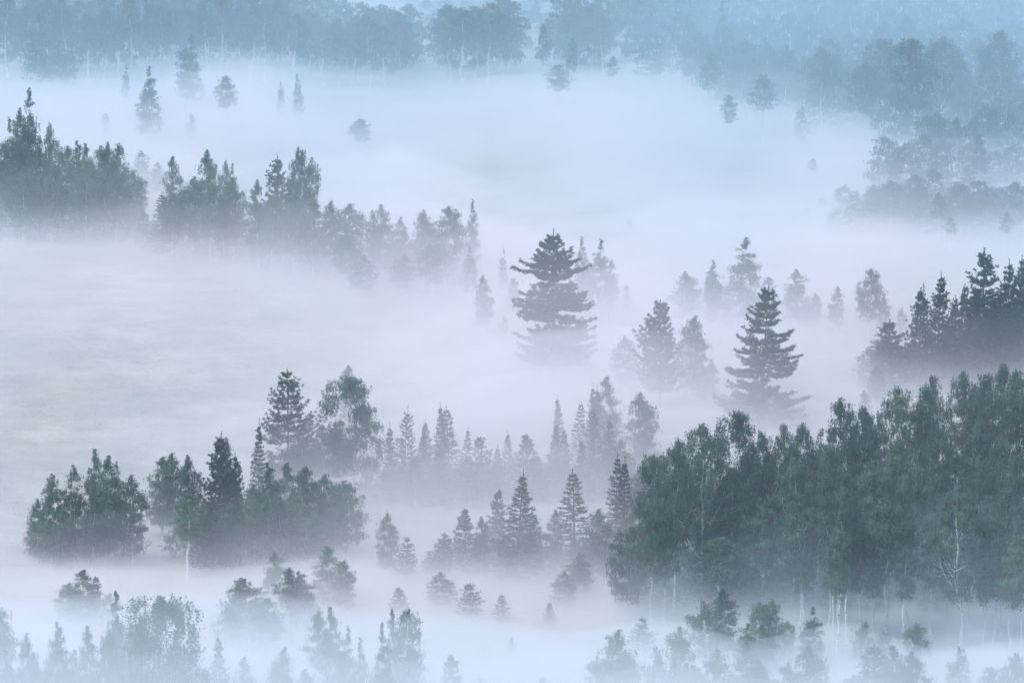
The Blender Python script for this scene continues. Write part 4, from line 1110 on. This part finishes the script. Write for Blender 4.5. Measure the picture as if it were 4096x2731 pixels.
# --- upper right hillside
rows(*K3, 'birches of the upper right hillside, front row', [
    (290, 0, 470, 44, 'cone', 'narrow light birch at the upper left of the right hillside'),
    (150, 90, 400, 32, 'ovate', 'small birch at the very left of the right hillside'),
    (190, 170, 520, 76, 'broad', 'light green birch at the left end of the right hillside'),
    (330, 150, 520, 50, 'ovate', 'dim birch behind the left end of the right hillside'),
    (235, 270, 628, 50, 'tall', 'birch with thin leaning stem at the left of the right hillside'),
    (402, 215, 600, 84, 'ovate', 'tall cone of light leaves left in the right hillside front'),
    (350, 498, 778, 36, 'tall', 'small birch with a long white foot below the right hillside'),
    (530, 388, 748, 64, 'tall', 'light green cone birch on a pale stem, low in the hillside front'),
    (410, 95, 380, 34, 'dense_pine', 'dim pine behind the tall cone of light leaves'),
    (535, 215, 560, 60, 'ovate', 'hazy birch third along the hillside front'),
    (640, 230, 600, 60, 'ovate', 'hazy birch in the dip of the hillside front'),
    (742, 290, 640, 56, 'ovate', 'hazy birch right of the dip in the hillside front'),
    (832, 248, 705, 66, 'grove', 'pointed birch with a straight pale trunk on the hillside'),
    (722, 558, 760, 36, 'bush', 'yellow-green small birch low on the hillside front'),
    (922, 300, 640, 58, 'grove', 'low birch between the pointed one and the twisted one'),
    (1040, 330, 768, 70, 'grove', 'birch with the brightest white trunk on the hillside'),
    (1140, 205, 705, 96, 'grove', 'birch with a twisted grey trunk and two light tops'),
    (1310, 200, 840, 96, 'grove', 'wide birch left of the light-domed one on the hillside'),
    (1450, 190, 760, 98, 'grove', 'light-domed birch with bare white fork on the hillside'),
    (1572, 288, 720, 54, 'ovate', 'pale blue cone birch between the two light domes'),
    (1742, 150, 760, 96, 'grove', 'tall light-topped birch with white limbs near the right edge'),
    (1632, 450, 780, 50, 'ovate', 'green dome birch in front of the tall light-topped one'),
    (1870, 460, 820, 72, 'grove', 'birch at the right picture edge of the hillside'),
    (1722, 560, 918, 40, 'tall', 'slim birch with a curved white stem low on the hillside right'),
    (1525, 618, 952, 46, 'tall', 'slim birch with a V-top low on the hillside'),
    (1652, 698, 1078, 40, 'tall', 'slim birch with a long broken white stem'),
    (1432, 598, 952, 46, 'tall', 'slim birch left of the V-top one'),
    (1605, 860, 1105, 34, 'tall', 'slim short birch just above the dim right thicket'),
    (1440, 1000, 1258, 36, 'tall', 'lowest birch with a white curved foot in the right fog'),
    (1472, 1040, 1248, 30, 'tall', 'leaning neighbour of the lowest white-footed birch'),
    (1502, 1120, 1306, 26, 'tall', 'short thin birch right below the lowest pair'),
    (1788, 1100, 1312, 32, 'tall', 'thin birch near the right edge above the dark pines'),
    (1085, 1040, 1206, 40, 'tall', 'thin birch at the left of the dim right thicket'),
    (785, 830, 952, 26, 'tall', 'thin faint stem alone on the meadow below the hillside'),
    (760, 1085, 1125, 16, 'bush', 'tiny dim shrub on the right upper meadow'),
    (830, 1030, 1085, 22, 'bush', 'small dim shrub at the left tip of the right thicket'),
    (950, 960, 1130, 60, 'bush', 'dim shrub left in the right thicket'),
    (1010, 990, 1170, 56, 'bush', 'dim shrub beside the thin birch of the right thicket'),
    (1200, 940, 1190, 80, 'broad', 'dim birch mass in the middle of the right thicket'),
    (1330, 960, 1200, 80, 'broad', 'dim birch mass right of the middle of the right thicket'),
    (1560, 960, 1220, 90, 'broad', 'dim birch mass in the right thicket by the lowest pair'),
    (1700, 970, 1230, 90, 'broad', 'dim birch mass of the right thicket near the edge'),
    (1840, 950, 1240, 90, 'broad', 'dim birch mass cut by the right edge of the picture'),
    (1100, 960, 1180, 70, 'bush', 'dim low birch in the left half of the right thicket'),
])

# --- forests behind, in ranks
ORD = ('first second third fourth fifth sixth seventh eighth ninth tenth eleventh twelfth thirteenth fourteenth fifteenth sixteenth seventeenth '
       'eighteenth nineteenth twentieth').split()
def hill_top(x, b, hh):
    _, y = ground(x, b)
    d2 = hh - CAM_H
    return 1365.5 - FPX * (y * SP + d2 * CP) / (y * CP - d2 * SP)
def rank(xs, base, hm, w, kinds, where, group, jb=14, seed=0):
    r_ = random.Random(seed)
    xs = sorted(xs)
    n = len(xs)
    for i, x in enumerate(xs):
        b = (base(x) if callable(base) else base) + r_.uniform(-jb, jb)
        top = hill_top(x, b, hm * r_.uniform(0.86, 1.12))
        if i < (n + 1) // 2: place_ = ORD[i] + ' from the left'
        else: place_ = ORD[n - 1 - i] + ' from the right' if n - 1 - i else 'last on the right'
        tree(x, top, b, w * r_.uniform(0.85, 1.25), kinds[i % len(kinds)], 'birch, %s, %s' % (place_, where), group)
edge1 = [35, 118, 195, 268, 345, 418, 478, 520, 600, 648, 700, 760, 826, 896, 960, 1002, 1060, 1114]
rank(edge1, 318, 20.5, 44, ['tall', 'tall', 'grove'], 'front edge of the far left forest with pale trunk', 'far left forest edge', seed=1)
rank(range(1180, 1660, 60), lambda x: 335 + (x - 1180) * 0.03, 17.5, 50, ['tall', 'grove'], 'front edge of the far forest end, lower and rounder', 'far left forest edge', seed=2)
rank([1800, 1850, 1905, 1955, 2010], 325, 19.5, 62, ['grove', 'tall'], 'front of the far clump left of centre top', 'far clump of birches', seed=5)
rank([2255, 2310, 2365, 2410], 300, 19, 60, ['grove', 'tall'], 'front of the small far clump right of centre top', 'small far clump of birches', seed=7)

# deep forest behind those edges and low growth at the feet of the groves: masses nobody could count
LOW = [(0.06, 1.6), (0.25, 3.0), (0.55, 3.7), (0.80, 3.0), (0.94, 1.7), (1.0, 0.6)]
FAR = [birch(400 + k, 20, 0.10, LOW, 26, 190, 44, gaps=3, lobe=0.28, wander=0.16, twig=0.0, size=(0.17, 0.28), clump=0.5, fat=1.1) for k in range(4)]
UND = [birch(420 + k, 7, 0.04, BUSH, 20, 110, 44, gaps=3, lobe=0.34, hang=0.3, clump=0.30, twig=0.0, size=(0.09, 0.15)) for k in range(4)]
fr = random.Random(21)
def joined(m, name):
    """trunk and crown of a model as one mesh with two materials"""
    V, Q, T, K = [], [], [], []
    off = 0
    for k, me in enumerate((m['trunk'], m['crown'])):
        v = np.empty(len(me.vertices) * 3, np.float32); me.vertices.foreach_get('co', v)
        q = np.empty(len(me.loops), np.int32); me.loops.foreach_get('vertex_index', q)
        t = np.zeros(len(me.vertices), np.float32)
        if 'tint' in me.attributes: me.attributes['tint'].data.foreach_get('value', t)
        V.append(v.reshape(-1, 3)); Q.append(q.reshape(-1, 4) + off); T.append(t); K.append(np.full(len(me.polygons), k, np.int32))
        off += len(me.vertices)
    me = mesh_from(name, np.concatenate(V), np.concatenate(Q), tint=np.concatenate(T), mat=M['birch_bark'])
    me.materials.append(M['birch_leaf'])
    me.polygons.foreach_set('material_index', np.concatenate(K))
    return me
class Mass:
    """a wood too dense to count: one object that scatters a few tree models over its own points"""
    def __init__(s, models, h, r, name):
        s.h, s.r, s.name = h, r, name
        s.lib = bpy.data.collections.new(name + '_models')
        for m in models: s.lib.objects.link(bpy.data.objects.new(name + '_model', joined(m, name + '_model')))
        s.n, s.P, s.R, s.S, s.I = len(models), [], [], [], []
    def rank(s, xs, base, hm, w, jb=16):
        for x in xs:
            px_ = x + fr.uniform(-18, 18)
            b = (base(px_) if callable(base) else base) + fr.uniform(-jb, jb)
            top = hill_top(px_, b, hm * fr.uniform(0.78, 1.18))
            gx, gy, hh = place(px_, top, b)
            sxy = metres(w * fr.uniform(0.85, 1.3), gy) / s.r
            s.P.append((gx, gy, float(terrain(gx, gy)) - 0.05))
            s.R.append((0, 0, fr.uniform(0, 6.28))); s.S.append((sxy, sxy, hh / s.h)); s.I.append(fr.randrange(s.n))
    def build(s, label, cat):
        me = bpy.data.meshes.new(s.name); me.from_pydata(s.P, [], [])
        for nm, data in (('rot', s.R), ('size', s.S)):
            a = me.attributes.new(nm, 'FLOAT_VECTOR', 'POINT'); a.data.foreach_set('vector', np.array(data, np.float32).ravel())
        a = me.attributes.new('pick', 'INT', 'POINT'); a.data.foreach_set('value', np.array(s.I, np.int32))
        o = link(s.name, me)
        ng = bpy.data.node_groups.new(s.name, 'GeometryNodeTree')
        ng.interface.new_socket('Geometry', in_out='INPUT', socket_type='NodeSocketGeometry')
        ng.interface.new_socket('Geometry', in_out='OUTPUT', socket_type='NodeSocketGeometry')
        N, L = ng.nodes, ng.links
        gi, go, ip, ci = N.new('NodeGroupInput'), N.new('NodeGroupOutput'), N.new('GeometryNodeInstanceOnPoints'), N.new('GeometryNodeCollectionInfo')
        ci.inputs['Collection'].default_value = s.lib; ci.inputs['Separate Children'].default_value = True; ci.inputs['Reset Children'].default_value = True
        ip.inputs['Pick Instance'].default_value = True
        for nm, typ, sock in (('rot', 'FLOAT_VECTOR', 'Rotation'), ('size', 'FLOAT_VECTOR', 'Scale'), ('pick', 'INT', 'Instance Index')):
            na = N.new('GeometryNodeInputNamedAttribute'); na.data_type = typ; na.inputs['Name'].default_value = nm
            L.new(na.outputs['Attribute'], ip.inputs[sock])
        L.new(gi.outputs[0], ip.inputs['Points']); L.new(ci.outputs[0], ip.inputs['Instance']); L.new(ip.outputs[0], go.inputs[0])
        md = o.modifiers.new('scatter', 'NODES'); md.node_group = ng
        return tag(o, label, cat, kind='stuff')
F = Mass(FAR, 20.0, 3.7, 'far_forest')
F.rank(range(-40, 1240, 62), 272, 20, 56)
F.rank(range(-60, 1300, 76), 205, 21, 66)
F.rank(range(-60, 1300, 84), 140, 21, 70)
F.rank(range(1240, 1680, 58), 290, 15.5, 58)
F.rank(range(1300, 1660, 70), 240, 15.5, 62)
F.rank([1790, 1840, 1900, 1960, 2010, 2045], 280, 19.0, 64)
F.rank([2250, 2300, 2350, 2400], 268, 19, 60)
F.rank(range(3480, 4260, 84), 900, 9, 60, 24)
F.rank(range(3540, 4260, 84), 800, 12, 62, 24)
F.rank(range(3700, 4260, 84), 700, 14, 62, 24)
F.rank(range(3560, 4260, 84), 610, 14, 62, 20)
F.rank(range(3250, 4260, 84), 520, 12, 62)
F.rank(range(2900, 4260, 84), 430, 15, 66)
F.rank(range(2620, 4260, 76), 330, 16, 66)
F.rank(range(2540, 4260, 80), 240, 20, 74)
F.rank(range(2500, 4260, 86), 140, 21, 80)
F.rank(range(2440, 4260, 90), 30, 21, 84)
F.rank(range(2440, 4260, 100), -80, 21, 84)
F.rank(range(-60, 2300, 150), -60, 16, 80, 60)
F.build('hazy blue mass of birches deep in the far forests', 'forest')
U = Mass(UND, 7.0, 2.2, 'undergrowth')
for yb, hm in ((2150, 10), (2230, 9), (2300, 7), (2360, 5), (2420, 3.5)):
    U.rank(range(2560, 4200, 84), yb, hm, 74, 26)
U.rank(range(-60, 580, 50), 952, 6, 40)
U.rank(range(620, 1320, 50), lambda x: 985 + (x - 620) * 0.12, 6, 40)
U.rank(range(1300, 1860, 50), lambda x: 1085 + (x - 1300) * 0.1, 6, 40)
U.rank(range(150, 540, 44), 2246, 4.5, 42, 10)
U.rank(range(710, 1330, 52), 2236, 6, 52, 22)
U.rank(range(1480, 2560, 60), 1985, 5, 50, 14)
U.rank(range(1760, 2520, 76), 2300, 4, 52, 20)
U.rank(range(3480, 4200, 56), 1560, 7, 56, 14)
U.rank(range(3360, 4200, 66), 915, 5.5, 50, 20)
for yb in (-30, 20, 70, 120):
    U.rank(range(1640, 2620, 60), yb, 2.6, 44, 24)
U.build('low leafy undergrowth at the feet of the groves', 'undergrowth')
